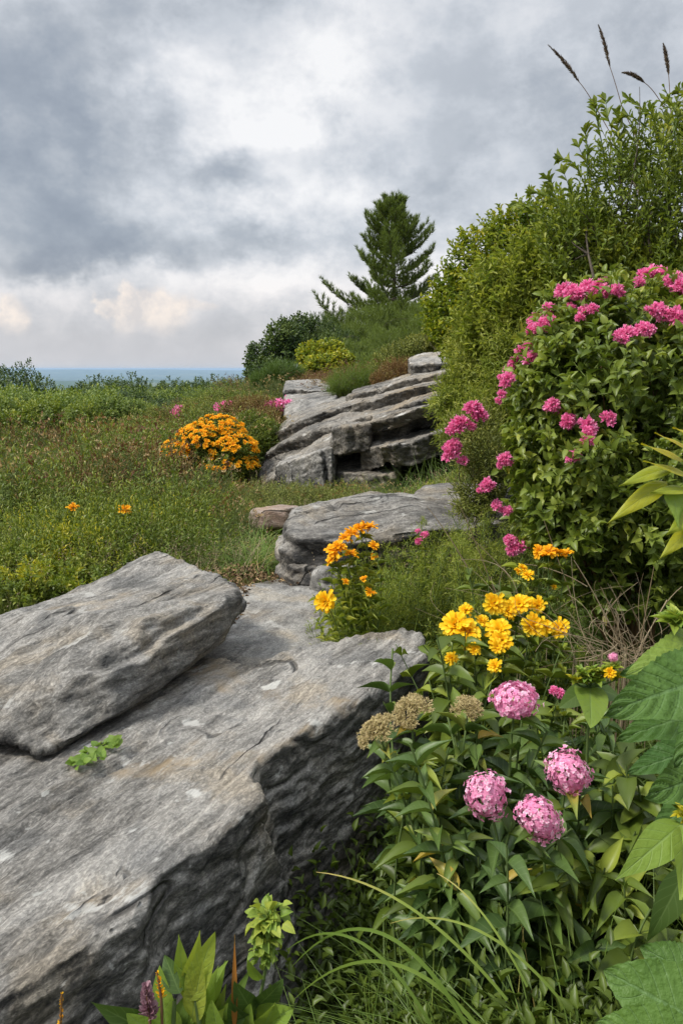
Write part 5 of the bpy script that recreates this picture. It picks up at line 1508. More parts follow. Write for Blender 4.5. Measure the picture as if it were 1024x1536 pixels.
def mid_plants():
    D = [('feathery plant directly behind the clump of amber daisies', 560, 900, 3.35, .36, .12, 34), ('fine leaved plant right of the blocky boulder front', 620, 880, 3.5, .42, .14, 38),
         ('fine leaved plant between the blocky boulder and the big bush', 690, 870, 3.4, .50, .15, 40), ('feathery plant in front of the left amber daisies on the slab edge', 520, 950, 3.15, .24, .10, 30),
         ('bright green feathery plant low beside the big bush', 760, 900, 3.1, .42, .15, 34), ('wispy plant in front of the flat stone by the hollow', 660, 800, 4.1, .36, .16, 34),
         ('feathery plant behind the yellow flower clump', 640, 940, 2.9, .34, .13, 32), ('wispy green plant under the small pink flowered bush', 730, 800, 3.8, .5, .16, 36), ('feathery plant right behind the yellow flower clump', 800, 950, 2.8, .34, .14, 30),
         ('small feathery plant at the left end of the slab back edge', 492, 962, 3.12, .13, .05, 16), ('feathery plant between the slab tip and the amber daisies', 580, 955, 3.1, .26, .09, 24)]
    for i, (lab, px, py, Y, h, w, n) in enumerate(D): finely_cut(lab, px, py, Y, h * 1.1, w, n, 200 + i, group='feathery plants right of the boulders')
    # grass tufts: one built, others copied
    g = np.random.default_rng(61)

    def tuft(n, h, spread, seed, label, w=.004, lean=(0, 0), tpl=BL8, mat='grass', base=.35):
        gg = np.random.default_rng(seed)
        t = thing('grass_tuft', label, 'grass', (0, 0, 0))
        P = np.concatenate([gg.normal(size=(n, 2)) * .035 * (h / .3), np.zeros((n, 1))], 1)
        S = nrm(np.concatenate([gg.normal(size=(n, 2)) * spread + np.array(lean), np.ones((n, 1))], 1))
        side = nrm(np.stack([S[:, 0], S[:, 1], 0 * S[:, 0]], -1)); nn = np.cross(nrm(np.cross(S, side) + 1e-4), S)
        mb = MB(); scatter(mb, tpl, P, S, nn * np.sign((nn * np.array([0, 0, 1])).sum(1, keepdims=True)), h * gg.uniform(.5, 1.2, n), w, np.clip(base + gg.normal(size=n) * .15 + (gg.uniform(size=n) < .1) * .45, 0, 1))
        mb.build('blades', MAT[mat], t)
        return t
    G = 'grass tufts around the boulders'
    src = [tuft(150, .34, .45, 301, ''), tuft(130, .40, .5, 302, '')]
    spots = [(372, 870, 4.5, 'long green grass tuft behind the tip of the left boulder'), (395, 865, 4.6, 'grass tuft left of the small angular stone'), (330, 850, 4.7, 'grass tuft rising behind the left boulder'),
             (450, 735, 6.6, 'grass tuft below the pale tan block of the outcrop'), (490, 730, 6.4, 'grass tuft in the middle below the outcrop'), (530, 725, 6.5, 'grass tuft under the jutting dark block'),
             (410, 745, 6.7, 'grass tuft at the lower left corner of the outcrop'), (560, 740, 5.9, 'grass tuft behind the top of the blocky boulder'), (300, 800, 5.2, 'long grass tuft in the meadow middle'),
             (360, 800, 5.3, 'grass tuft left of the pinkish flat stone'), (405, 800, 5.2, 'grass tuft in front of the pinkish flat stone'), (350, 735, 7.4, 'pale grass tuft under the orange bush'),
             (250, 850, 4.5, 'grass tuft hidden low behind the peak of the left boulder'), (470, 745, 5.9, 'grass tuft just behind the left end of the blocky boulder'), (440, 750, 6.1, 'grass tuft behind the pinkish flat stone'),
             (600, 725, 6.2, 'grass tuft at the mouth of the dark hollow'), (515, 740, 5.9, 'grass tuft behind the centre of the blocky boulder'), (385, 835, 4.9, 'dark grass tuft in the gap left of the blocky boulder')]
    for i, (px, py, Y, lab) in enumerate(spots):
        p = W(px, py, Y)
        o = src[i] if i < 2 else copy_tree(src[i % 2])
        o.location = (p[0], p[1], hz(p[0], p[1]) - .01); o.rotation_euler = (0, 0, g.uniform(0, 6.28)); s = g.uniform(.85, 1.15); o.scale = (s, s, s * (.55 if Y > 5.7 else .8))
        o['label'] = lab; o['category'] = 'grass'; o['group'] = G
    mx, my = wedge(60, -26, 2, 4.7, 12, g, 1.0, .1)
    for i in range(60):
        o = copy_tree(src[i % 2]); o.location = (mx[i], my[i], hz(mx[i], my[i]) - .01); s = g.uniform(.8, 1.3) * (1 if my[i] < 7 else 1.3)
        o.rotation_euler = (0, 0, g.uniform(0, 6.28)); o.scale = (s, s, s * .9 * float(hscale(mx[i:i + 1], my[i:i + 1])[0]))
        o['label'] = 'arching grass tuft among the heath of the left meadow'; o['category'] = 'grass'; o['group'] = 'grass tufts in the left meadow'
    # fine arching grass in the lower middle
    F = [(720, 1500, 1.35, .40, (-.5, -.15), 'dense fine grass tuft in the middle of the lower grass bed'), (820, 1540, 1.2, .42, (-.7, -.1), 'long bladed grass tuft sweeping left from the bottom right'), (680, 1560, 1.3, .32, (-.3, -.2), 'fine grass tuft at the left of the lower grass bed'),
         (900, 1560, 1.1, .40, (-.8, 0), 'grass tuft beside the crinkled leaf at the bottom'), (780, 1440, 1.55, .34, (0, -.2), 'fine grass tuft at the back of the lower grass bed')]
    for i, (px, py, Y, h, ln, lab) in enumerate(F):
        t = tuft(120, h, .5, 400 + i, lab, .0022, ln, BL8, 'grass', .16)
        p = W(px, py, Y); t.location = (p[0], p[1], hz(p[0], p[1])); t['group'] = 'grass tufts of the lower grass bed'
        # raise short ones so that the bed fills the hollow
        t.scale = (1.0, 1.0, 1.0)
    # single long blades
    for (a, b, bend, w_, r_, lab) in [((760, 1500), (474, 1308), .05, .0045, .93, 'long rust tipped grass blade arching across the dark slab side'), ((700, 1540), (438, 1450), .12, .006, .35, 'pale green grass blade curving left at the bottom'),
                                  ((720, 1545), (440, 1500), .10, .006, .45, 'lowest pale grass blade curving left at the bottom'), ((650, 1545), (430, 1425), .09, .005, .30, 'green grass blade curving over to the left leafy plant'),
                                  ((840, 1500), (585, 1385), .06, .004, .85, 'straw coloured blade over the middle of the grass bed'), ((790, 1480), (655, 1310), .03, .003, .95, 'short straw coloured blade below the tan flower heads')]:
        A, B = W(*a, 1.12), W(*b, 1.22)
        t = thing('long_grass', lab, 'grass blade', A, 'long single grass blades at the bottom')
        path = bez(A, B, (0, 0, bend), 16)
        mb = MB(); tg = nrm(np.gradient(path, axis=0)); sd_ = nrm(np.cross(tg, [0, -1.0, .4]))
        ww = (w_ * (1 - np.linspace(0, 1, 16) ** 3) + .0006)[:, None]
        V = np.stack([path - sd_ * ww * .5, path + np.array([0, .0, -.0006]), path + sd_ * ww * .5], 1).reshape(-1, 3)
        Aa = np.zeros((48, 3)); Aa[:, 2] = np.clip(np.repeat(np.linspace(min(r_, .45), r_, 16), 3), 0, 1)
        mb.add(V, grid_faces(16, 3), Aa); mb.build('blade', MAT['grass'], t)


mid_plants()


# ------------------------------------------------------------- flowers
def stem_plant(name, label, cat, root_px, Y, heads, kind, mat, hs=1.0, leaf=('lance', .06, .018), group=None, seed=1, pairs=7, extra=8, spread=.08, stemr=.002, tpl=None, centre=False, tilt=(0, -.35, .9), rot=True):
    """heads: (px, py, Y, radius px)"""
    g = np.random.default_rng(seed)
    p = W(root_px[0], root_px[1], Y); rt = np.array([p[0], p[1], hz(p[0], p[1])])
    t = thing(name, label, cat, rt, group)
    st, lf = MB(), MB()
    ends = []
    for (px, py, yy, r) in heads:
        q = W(px, py, yy); ends.append(q)
        f = np.array(tilt) + g.normal(size=3) * np.array([.35, .2, .15]) * (.25 if kind == 'flat' else 1)
        sc_ = r * yy / FPX * hs
        put(HD[kind][int(px + py) % len(HD[kind])], 'flower_head', t, q, f, sc_ if kind not in ('ball', 'fuzzy') else ((sc_ * g.uniform(.92, 1.1), sc_ * g.uniform(.76, .98), sc_ * g.uniform(.7, .95)) if kind == 'ball' else (sc_ * 1.0, sc_ * .9, sc_ * .66)), g.uniform(0, 6) if rot else 0, centre)
    top = np.mean(ends, axis=0)
    for i in range(extra):
        k = g.integers(0, len(ends)); ends.append(ends[k] + g.normal(size=3) * spread + np.array([0, .03, -spread * 1.2]))
    for q in ends:
        b = rt + np.array([g.normal() * .03, g.normal() * .03, 0])
        path = bez(b, q - np.array([0, 0, .004]), np.array([g.normal() * .03, g.normal() * .03, .03]), 10)
        tube(st, path, stemr * 1.3, stemr * .8, 5, .5)
        ks = np.linspace(4.2, 9 * .93, pairs); a0 = g.uniform(0, 6)
        for j, kf in enumerate(ks):
            i0 = min(8, int(kf)); pp = path[i0] + (path[i0 + 1] - path[i0]) * (kf - i0); a = nrm(path[i0 + 1] - path[i0])
            for s_ in (0, 1):
                pr = perp(a[None], np.array([a0 + j * 1.571 + s_ * 3.14159 + g.normal() * .2]))[0]
                Lf = leaf[1] * g.uniform(.75, 1.15) * (1.1 - .35 * j / pairs)
                scatter(lf, tpl or LA5, pp[None], nrm(pr + a * g.uniform(.3, .8))[None], nrm(a - pr * .4)[None], Lf, Lf * leaf[2] / leaf[1], np.clip(.42 + g.normal() * .2 + .2 * j / pairs, 0, 1))
    st.build('stems', stem_green, t); lf.build('leaves', mat, t)
    return t


def flowers():
    # yellow daisies
    H = [(683, 938, 2.2, 25), (700, 948, 2.18, 24), (698, 916, 2.25, 13), (706, 966, 2.15, 15), (676, 988, 2.12, 12), (711, 974, 2.12, 11), (740, 906, 2.3, 20), (722, 932, 2.25, 12), (760, 917, 2.3, 16), (778, 907, 2.32, 18), (806, 908, 2.35, 14), (748, 946, 2.2, 21),
         (750, 962, 2.17, 20), (745, 970, 2.15, 14), (742, 999, 2.1, 13), (798, 938, 2.25, 21), (815, 941, 2.27, 16), (838, 943, 2.28, 17), (787, 905, 2.33, 14)]
    stem_plant('daisy_clump', 'clump of golden yellow daisies beside the slab tip', 'flowers', (745, 1120), 2.3, H, 'daisy', MAT['deep'], 1.0, ('lance', .085, .034), seed=501, pairs=5, extra=14, spread=.09, centre=True, tilt=(0, -.75, .7))
    stem_plant('daisy_clump', 'upper row of deep yellow daisies under the big pink bush', 'flowers', (820, 930), 2.6, [(808, 828, 2.6, 11), (822, 829, 2.58, 13), (836, 830, 2.6, 13), (849, 831, 2.62, 10)], 'amber', MAT['deep'], 1.15, ('lance', .06, .022), seed=503, extra=4, centre=True)
    stem_plant('daisy_clump', 'three small yellow daisies between the feathery plants and the bush', 'flowers', (790, 950), 2.6, [(783, 853, 2.6, 8), (791, 864, 2.58, 10), (776, 857, 2.62, 6), (830, 880, 2.6, 5)], 'daisy', MAT['mid'], 1.15, ('lance', .05, .016), seed=505, extra=4, centre=True)
    H = [(555, 791, 3.2, 10), (540, 794, 3.2, 13), (527, 801, 3.15, 12), (517, 808, 3.15, 10), (503, 826, 3.1, 14), (500, 838, 3.1, 12), (508, 820, 3.1, 11), (526, 832, 3.12, 10), (560, 819, 3.15, 8), (561, 835, 3.15, 6), (546, 868, 3.05, 6), (555, 889, 3.05, 9), (518, 873, 3.05, 6), (546, 790, 3.2, 9)]
    stem_plant('daisy_clump', 'tall amber daisies in front of the blocky boulder', 'flowers', (540, 960), 3.2, H, 'amber', MAT['feather'], 1.2, ('lance', .06, .012), seed=507, pairs=8, extra=8, spread=.07, centre=True)
    stem_plant('daisy', 'single drooping yellow daisy over the worn ledge', 'flower', (505, 965), 3.0, [(489, 903, 2.98, 19)], 'daisy', MAT['feather'], 1.05, ('lance', .05, .012), seed=509, extra=2, spread=.04, centre=True, tilt=(-.3, -.9, .2))
    for (px, py, lab) in [(110, 762, 'small orange flower alone in the left meadow, farther left'), (188, 765, 'small orange flower alone in the left meadow, nearer the orange bush')]:
        stem_plant('meadow_flower', lab, 'flower', (px, py + 60), 4.8, [(px, py, 4.75, 9)], 'amber', MAT['mid'], 1.2, ('lance', .05, .02), seed=px, extra=2, spread=.03, centre=True)
    # pink ball flowers
    specs = [('phlox', 'pink flat topped flower head highest of the pink ones', (785, 1300), 1.75, [(772, 1050, 1.72, 38)], 'flat', .95, 521, (0.05, -.12, 1.0)),
             ('phlox', 'pink ball flower at the left of the three lower ones', (760, 1420), 1.5, [(729, 1193, 1.42, 38)], 'ball', 1.0, 523, (-.2, -.85, .3)),
             ('phlox', 'pink ball flower at the right of the three lower ones', (830, 1400), 1.5, [(851, 1158, 1.5, 38)], 'ball', 1.0, 525, (.1, -.7, .6)),
             ('phlox', 'pink ball flower lowest of the three lower ones', (800, 1420), 1.45, [(808, 1228, 1.38, 38)], 'ball', 1.0, 527, (.1, -.85, .2))]
    for nm, lab, rp, Y, hd, kd, hs, sd_, tl in specs:
        stem_plant('phlox', lab, 'flower', rp, Y, hd, kd, MAT['lance'], hs, ('lance', .105, .034), 'pink flowers with lance shaped leaves', sd_, pairs=5, extra=3, spread=.10, stemr=.0032, tpl=LA8, tilt=tl)
    # tan seed-like heads
    stem_plant('tan_flower', 'tan fluffy flower heads on the leafy stem nearest the slab', 'flower', (700, 1350), 1.6, [(566, 1094, 1.58, 36), (616, 1064, 1.66, 34)], 'fuzzy', MAT['lance'], 1.05, ('lance', .10, .032), 'tan fluffy flowers', 531, pairs=8, extra=7, spread=.08, stemr=.003, tpl=LA8, tilt=(-.1, -.3, .9))
    stem_plant('tan_flower', 'single tan fluffy flower head left of the highest pink one', 'flower', (710, 1330), 1.75, [(702, 1062, 1.74, 28)], 'fuzzy', MAT['lance'], 1.05, ('lance', .10, .034), 'tan fluffy flowers', 533, pairs=7, extra=6, spread=.09, stemr=.003, tpl=LA8, tilt=(.1, -.3, .9))
    # leafy fill: non flowering stems of the same foliage
    fills = [(632, 1150, 1.6, 'leafy plant leaning over the dark slab side'), (675, 1240, 1.5, 'leafy plant left below the left pink ball'), (700, 1300, 1.45, 'leafy plant drooping under the left pink ball'), (780, 1330, 1.4, 'leafy plant with hanging leaves under the lowest pink ball'),
             (870, 1320, 1.4, 'dark leafy plant right of the lowest pink ball'), (930, 1300, 1.45, 'dark leafy plant before the crinkled plant'), (900, 1180, 1.6, 'leafy plant right of the right pink ball'), (840, 1090, 1.85, 'leafy plant behind the right pink ball'),
             (690, 1130, 1.75, 'leafy plant between the tan head and the pink balls'), (678, 1010, 2.15, 'broad leaved plant at the right of the slab tip'), (770, 1040, 2.0, 'broad leaved plant below the golden daisies'), 
             (900, 1060, 1.95, 'leafy plant behind the green budded plant'), (690, 1000, 2.05, 'broad leaved plant between slab tip and golden daisies'), (760, 870, 2.75, 'broad leaved plant behind the golden daisies'),
             (965, 1150, 1.6, 'broad leaved plant in the shade between the crinkled leaves'), (985, 1290, 1.45, 'broad leaved plant behind the pale pointed leaves'), (940, 1400, 1.4, 'broad leaved plant above the quilted corner leaf'), (1000, 1400, 1.35, 'broad leaved plant at the right edge over the corner leaf')]
    for i, (px, py, Y, lab) in enumerate(fills):
        g = np.random.default_rng(600 + i)
        p = W(px, py + 120, Y); rt = np.array([p[0] + g.normal() * .03, p[1] + .06, hz(p[0], p[1])])
        t = thing('leafy_plant', lab, 'plant', rt, 'leafy plants without flowers')
        st, lf = MB(), MB()
        for q in range(5):
            e = W(px + g.normal() * 28, py + g.normal() * 28, Y + g.normal() * .05)
            path = bez(rt, e, (g.normal() * .03, g.normal() * .03, .03), 11)
            tube(st, path, .0035, .002, 5, .5); a0 = g.uniform(0, 6)
            broad = 'broad' in lab
            for j in range(6):
                kf = 4.6 + j * .95; i0 = min(9, int(kf)); pp = path[i0] + (path[i0 + 1] - path[i0]) * (kf - i0); a = nrm(path[i0 + 1] - path[i0])
                for s_ in (0, 1):
                    pr = perp(a[None], np.array([a0 + j * 1.571 + s_ * 3.14159]))[0]
                    Lf = .095 * g.uniform(.6, 1.25) * (1.15 - .5 * (j / 6) ** 2)
                    scatter(lf, OV5 if broad else LA8, pp[None], nrm(pr + a * g.uniform(.1, .7) + np.array([0, 0, -.1]))[None], nrm(a - pr * .3)[None], Lf, Lf * (.5 if broad else .32), np.clip(.36 + g.normal() * .22 + .2 * j / 6, 0, 1))
        st.build('stems', stem_green, t); lf.build('leaves', MAT['deep'] if broad or 'dark' in lab else MAT['lance'], t)
    # small magenta spike behind
    stem_plant('pink_spike', 'small magenta flower leaning right of the highest pink head', 'flower', (840, 1150), 1.9, [(838, 1040, 1.88, 8), (830, 1036, 1.88, 7), (847, 1046, 1.88, 7)], 'shaggy', MAT['deep'], 1.2, ('lance', .05, .02), seed=541, extra=2)
    stem_plant('pink_spike', 'tiny magenta flowers between the blocky boulder and the feathery plant', 'flower', (632, 860), 3.5, [(636, 803, 3.5, 6), (628, 812, 3.5, 6), (626, 797, 3.5, 4)], 'shaggy', MAT['feather'], 1.2, ('lance', .04, .01), seed=543, extra=3)


flowers()


# ------------------------------------------------------------- large single leaves
def big_leaf(parent, base, tip, width, mat, up=(0, -.5, .85), fold=.12, droop=.12, serr=0.0, quilt=0.0, kind='heart', rnd=.5, nv=36, nu=17, name='leaf', veins=8, curl=0.0):
    base, tip = np.asarray(base, float), np.asarray(tip, float)
    Lg = np.linalg.norm(tip - base); a = (tip - base) / Lg
    x = nrm(np.cross(a, up)); z = np.cross(x, a)
    t = np.linspace(0, 1, nv); s = np.linspace(-1, 1, nu)
    w = prof(kind, t) * width * .5; w[-1] = .0005; w[0] = max(w[0] * .3, .001)
    T, Sg = np.meshgrid(t, s, indexing='ij')
    teeth = 1 + serr * (np.abs(((T * veins * 2.2) % 1) - .5) * 2 - .5) * (np.abs(Sg) > .95)
    Wd = w[:, None] * teeth
    ph = (T - np.abs(Sg) * .22) * veins * 2 * np.pi
    q = quilt * width * (-(np.cos(ph) * .5 + .5) ** 3 * .06 + .007 * np.sin(T * 41 + Sg * 5) * np.sin(Sg * 11 + T * 9)) * (1 - np.abs(Sg) ** 6) + quilt * width * .03 * np.sin(T * 19) * np.abs(Sg) ** 2
    h = fold * np.abs(Sg) * Wd * 1.2 - droop * Lg * T ** 2 + curl * width * Sg ** 2 * -1 + q + .06 * width * Sg * np.sin(T * 5 + rnd * 9)
    P = base + a * (T[..., None] * Lg) + x * (Sg * Wd)[..., None] + z * (h + droop * Lg * T)[..., None]
    A = np.stack([Sg, T, np.full_like(T, rnd)], -1)
    mb = MB(); mb.add(P.reshape(-1, 3), grid_faces(nv, nu), A.reshape(-1, 3))
    return mb.build(name, mat, parent)


def big_leaves():
    C = MAT['crinkle']
    # crinkled broad-leaved plant at the right edge
    r = W(1100, 1150, 1.15); t = thing('broad_leaved_plant', 'crinkled dark green broad leaves entering from the right edge', 'plant', (r[0], r[1], hz(r[0], r[1])))
    st = MB()
    root = np.array(t.location)
    for (b, tp, w, rn, up) in [((1085, 1010, 1.22), (908, 1070, 1.12), .118, .35, (.1, -.75, .75)), ((1100, 1150, 1.15), (968, 1195, 1.05), .10, .4, (0, -.7, .7)), ((1080, 1060, 1.3), (925, 1110, 1.25), .09, .2, (0, -.6, .8)), ((1110, 1040, 1.1), (1010, 1150, 1.05), .09, .3, (0, -.6, .8)), ((1060, 1120, 1.4), (940, 1160, 1.36), .08, .15, (0, -.6, .8)), ((1070, 1180, 1.3), (975, 1250, 1.26), .075, .2, (.2, -.7, .7)), ((1050, 1010, 1.4), (930, 1010, 1.36), .08, .3, (-.1, -.6, .8))]:
        B, T_ = W(*b), W(*tp)
        big_leaf(t, B, T_, w, C, up, .10, .14, .10, 1.0, 'heart', rn, veins=7)
        tube(st, bez(root, B, (0.02, 0, .03), 8), .005, .003, 6, .5)
    st.build('stems', stem_green, t)
    r = W(1090, 960, 1.3); t = thing('broad_leaved_plant', 'lighter green broad leaf with bud cluster above the dark crinkled leaves', 'plant', (r[0], r[1], hz(r[0], r[1])))
    root = np.array(t.location); st = MB()
    for (b, tp, w, rn, up) in [((1080, 965, 1.3), (938, 1012, 1.2), .085, .8, (.0, -.55, .85))]:
        B = W(*b); big_leaf(t, B, W(*tp), w, C, up, .10, .12, .08, .8, 'heart', rn, veins=8); tube(st, bez(root, B, (0.02, 0, .03), 8), .005, .003, 6, .5)
    st.build('stems', stem_green, t)
    bud(t, W(1012, 938, 1.28), .034, 26, MAT['pale'], 71)
    r = W(1000, 1600, 1.0); t = thing('broad_leaved_plant', 'deeply quilted green leaf at the bottom right corner', 'plant', (r[0], r[1], hz(r[0], r[1])))
    root = np.array(t.location); st = MB()
    for (b, tp, w, rn, up) in [((1090, 1560, .92), (905, 1455, .98), .115, .45, (.1, -.7, .75)), ((1080, 1490, 1.0), (960, 1420, 1.05), .08, .3, (.1, -.7, .75)), ((1060, 1600, .88), (892, 1535, .92), .10, .5, (0, -.7, .75))]:
        B = W(*b); big_leaf(t, B, W(*tp), w, C, up, .08, .12, .12, .55, 'ovate', rn, veins=9); tube(st, bez(root, B, (0.02, 0, .03), 8), .005, .003, 6, .5)
    st.build('stems', stem_green, t)
    # pale star shaped leaves
    r = W(1040, 1260, 1.05); t = thing('pale_leaved_plant', 'pale green pointed leaves spreading from a bud at the right edge', 'plant', (r[0], r[1], hz(r[0], r[1])))
    root = np.array(t.location); c = W(1022, 1235, 1.05); st = MB(); tube(st, bez(root, c, (0.03, 0, .0), 8), .005, .003, 6, .5); st.build('stem', stem_green, t)
    P = MAT['pale']
    big_leaf(t, c, W(922, 1320, 1.0), .052, P, (.1, -.75, .7), .12, .08, kind='lance', rnd=.5)
    big_leaf(t, c + V3(0, -.003, -.004), W(1020, 1350, .97), .046, P, (.3, -.9, .4), .12, .08, kind='lance', rnd=.6)
    big_leaf(t, c, W(1100, 1300, 1.0), .05, P, (0, -.75, .7), .12, .08, kind='lance', rnd=.55)
    big_leaf(t, c, W(1095, 1200, 1.1), .045, P, (0, -.75, .7), .12, .08, kind='lance', rnd=.5)
    bud(t, c + V3(0, -.004, .012), .020, 16, MAT['yellow'], 72)
    big_leaf(t, W(1030, 1300, 1.1), W(965, 1420, 1.08), .05, MAT['lance'], (.1, -.9, .4), .12, .08, kind='lance', rnd=.4)
    # lemon green plant at the right edge
    r = W(1060, 760, 1.45); t = thing('lemon_leaved_plant', 'yellow green curling leaves reaching in from the right edge', 'plant', (r[0], r[1], hz(r[0], r[1])))
    root = np.array(t.location); st = MB(); c = W(1025, 715, 1.42); tube(st, bez(root, c, (0.04, 0, .0), 10), .006, .003, 6, .5)
    c2 = W(1040, 780, 1.42); tube(st, bez(root, c2, (0.02, 0, .0), 10), .005, .003, 6, .5); st.build('stems', stem_green, t)
    Lm = MAT['lemon']
    for (b, tp, w, dr, rn, up, m) in [((1000, 722), (910, 785), .030, .25, .6, (.2, -.7, .7), Lm), ((1010, 700), (928, 728), .026, .1, .5, (0, -.6, .8), Lm), ((1024, 690), (962, 664), .020, -.05, .75, (0, -.5, .85), Lm), ((1030, 672), (982, 648), .018, -.05, .85, (0, -.5, .85), Lm),
                                      ((1035, 715), (965, 690), .018, 0, .7, (0, -.5, .85), Lm), ((1005, 728), (1018, 790), .034, .1, .5, (.2, -.95, .2), MAT['pale']), ((1040, 790), (988, 838), .026, .2, .5, (.1, -.6, .7), Lm), ((1045, 770), (1000, 800), .03, .2, .35, (.1, -.6, .7), Lm),
                                      ((1035, 735), (975, 738), .022, .1, .45, (0, -.6, .8), Lm), ((1045, 665), (1010, 640), .024, .1, .8, (0, -.6, .8), Lm), ((1050, 730), (1085, 790), .03, .1, .5, (0, -.6, .8), Lm), ((1040, 700), (1090, 690), .03, .1, .5, (0, -.6, .8), Lm)]:
        B, T_ = W(*b, 1.42), W(*tp, 1.38)
        big_leaf(t, B, T_, w * 1.15, m, up, .25, dr, kind='lance', rnd=rn, curl=.12, nv=24, nu=9)
    # green budded plant
    r = W(885, 1150, 1.7); t = thing('budded_plant', 'light green budded flower head with heart shaped leaf left of the crinkled leaves', 'plant', (r[0], r[1], hz(r[0], r[1])))
    root = np.array(t.location); c = W(884, 1030, 1.62); st = MB(); tube(st, bez(root, c, (0.0, 0, .0), 8), .004, .003, 6, .5)
    big_leaf(t, c, W(886, 1092, 1.52), .075, P, (.0, -.95, .3), .10, .05, kind='heart', rnd=.55)
    big_leaf(t, c, W(838, 1062, 1.6), .045, MAT['lance'], (.0, -.7, .7), .10, .1, kind='ovate', rnd=.5)
    big_leaf(t, c, W(928, 1045, 1.65), .05, MAT['lance'], (.0, -.7, .7), .10, .1, kind='ovate', rnd=.5)
    for i, (px, py, s) in enumerate([(862, 1024, .022), (878, 1018, .025), (893, 1024, .026), (905, 1012, .022), (870, 1012, .02), (918, 1005, .022), (925, 1018, .02), (888, 1008, .018)]):
        e = W(px, py, 1.6); bud(t, e, s, 16, MAT['pale'] if i % 3 else MAT['yellow'], 80 + i); tube(st, bez(c, e, (0, 0, -.004), 4), .003, .002, 5, .5)
    st.build('stems', stem_green, t)
    put(HD['ball'][0], 'flower_bud', t, W(919, 986, 1.6), (0, -.5, .8), .010); put(HD['daisy'][0], 'flower_bud', t, W(914, 1009, 1.57), (0, -.9, .5), .014)


def bud(parent, c, s, n, mat, seed):
    g = np.random.default_rng(seed)
    D = rdir(n, g); D[:, 2] = np.abs(D[:, 2]) * 1.2 - .15; D = nrm(D)
    mb = MB()
    scatter(mb, OV5, c + D * s * .15, nrm(D + np.array([0, 0, .35])), nrm(-D + np.array([0, 0, 1.0])), s * g.uniform(.8, 1.2, n), s * .55, g.uniform(.3, 1, n))
    scatter(mb, OV5, c + D * s * .1, nrm(-D * .3 + np.array([0, 0, 1.0]) + g.normal(size=(n, 3)) * .3), D, s * .8, s * .4, g.uniform(.3, 1, n))
    return mb.build('bud', mat, parent)


big_leaves()


# ------------------------------------------------------------- dry straw tangle
def straws():
    g = np.random.default_rng(91)
    lab = ['tangle of bare dry stems between the daisies and the broad leaves', 'thin dry stems leaning over the front of the feathery plants']
    for i, (cx, cy, Y, n, w) in enumerate([(925, 975, 2.2, 70, 60), (770, 930, 2.7, 26, 50)]):
        b = W(cx, cy + 40, Y); t = thing('dry_stems', lab[i], 'dry stems', (b[0], b[1], hz(b[0], b[1])))
        rt = np.array(t.location); mb = MB()
        for k in range(n):
            s = W(cx + g.normal() * w * .6, cy + g.uniform(-10, 30), Y + g.normal() * .1)
            ang = g.normal() * .75 - (.35 if i == 0 else .5)
            Lg = g.uniform(.08, .36)
            e = s + np.array([math.sin(ang) * Lg, g.normal() * .08, math.cos(ang) * Lg * .8])
            tube(mb, bez(s - np.array([0, 0, .25]), s, (0, 0, 0), 3), .0012, .0012, 3, g.uniform())
            tube(mb, bez(s, e, g.normal(size=3) * .035, 9), .0013, .0006, 3, g.uniform())
        for (a, c, bd) in ([((955, 985), (1022, 880), .03), ((930, 970), (860, 840), .01), ((960, 960), (980, 850), .0), ((940, 980), (900, 880), .01), ((1000, 900), (950, 985), 0)] if i == 0 else [((880, 880), (786, 846), .015), ((860, 905), (815, 780), .0), ((700, 850), (640, 760), .01), ((745, 900), (690, 760), .01), ((820, 930), (700, 800), .01)]):
            tube(mb, bez(W(*a, Y), W(*c, Y), (0, 0, bd), 9), .0022, .001, 4, g.uniform())
        mb.build('stalks', straw, t)


straws()


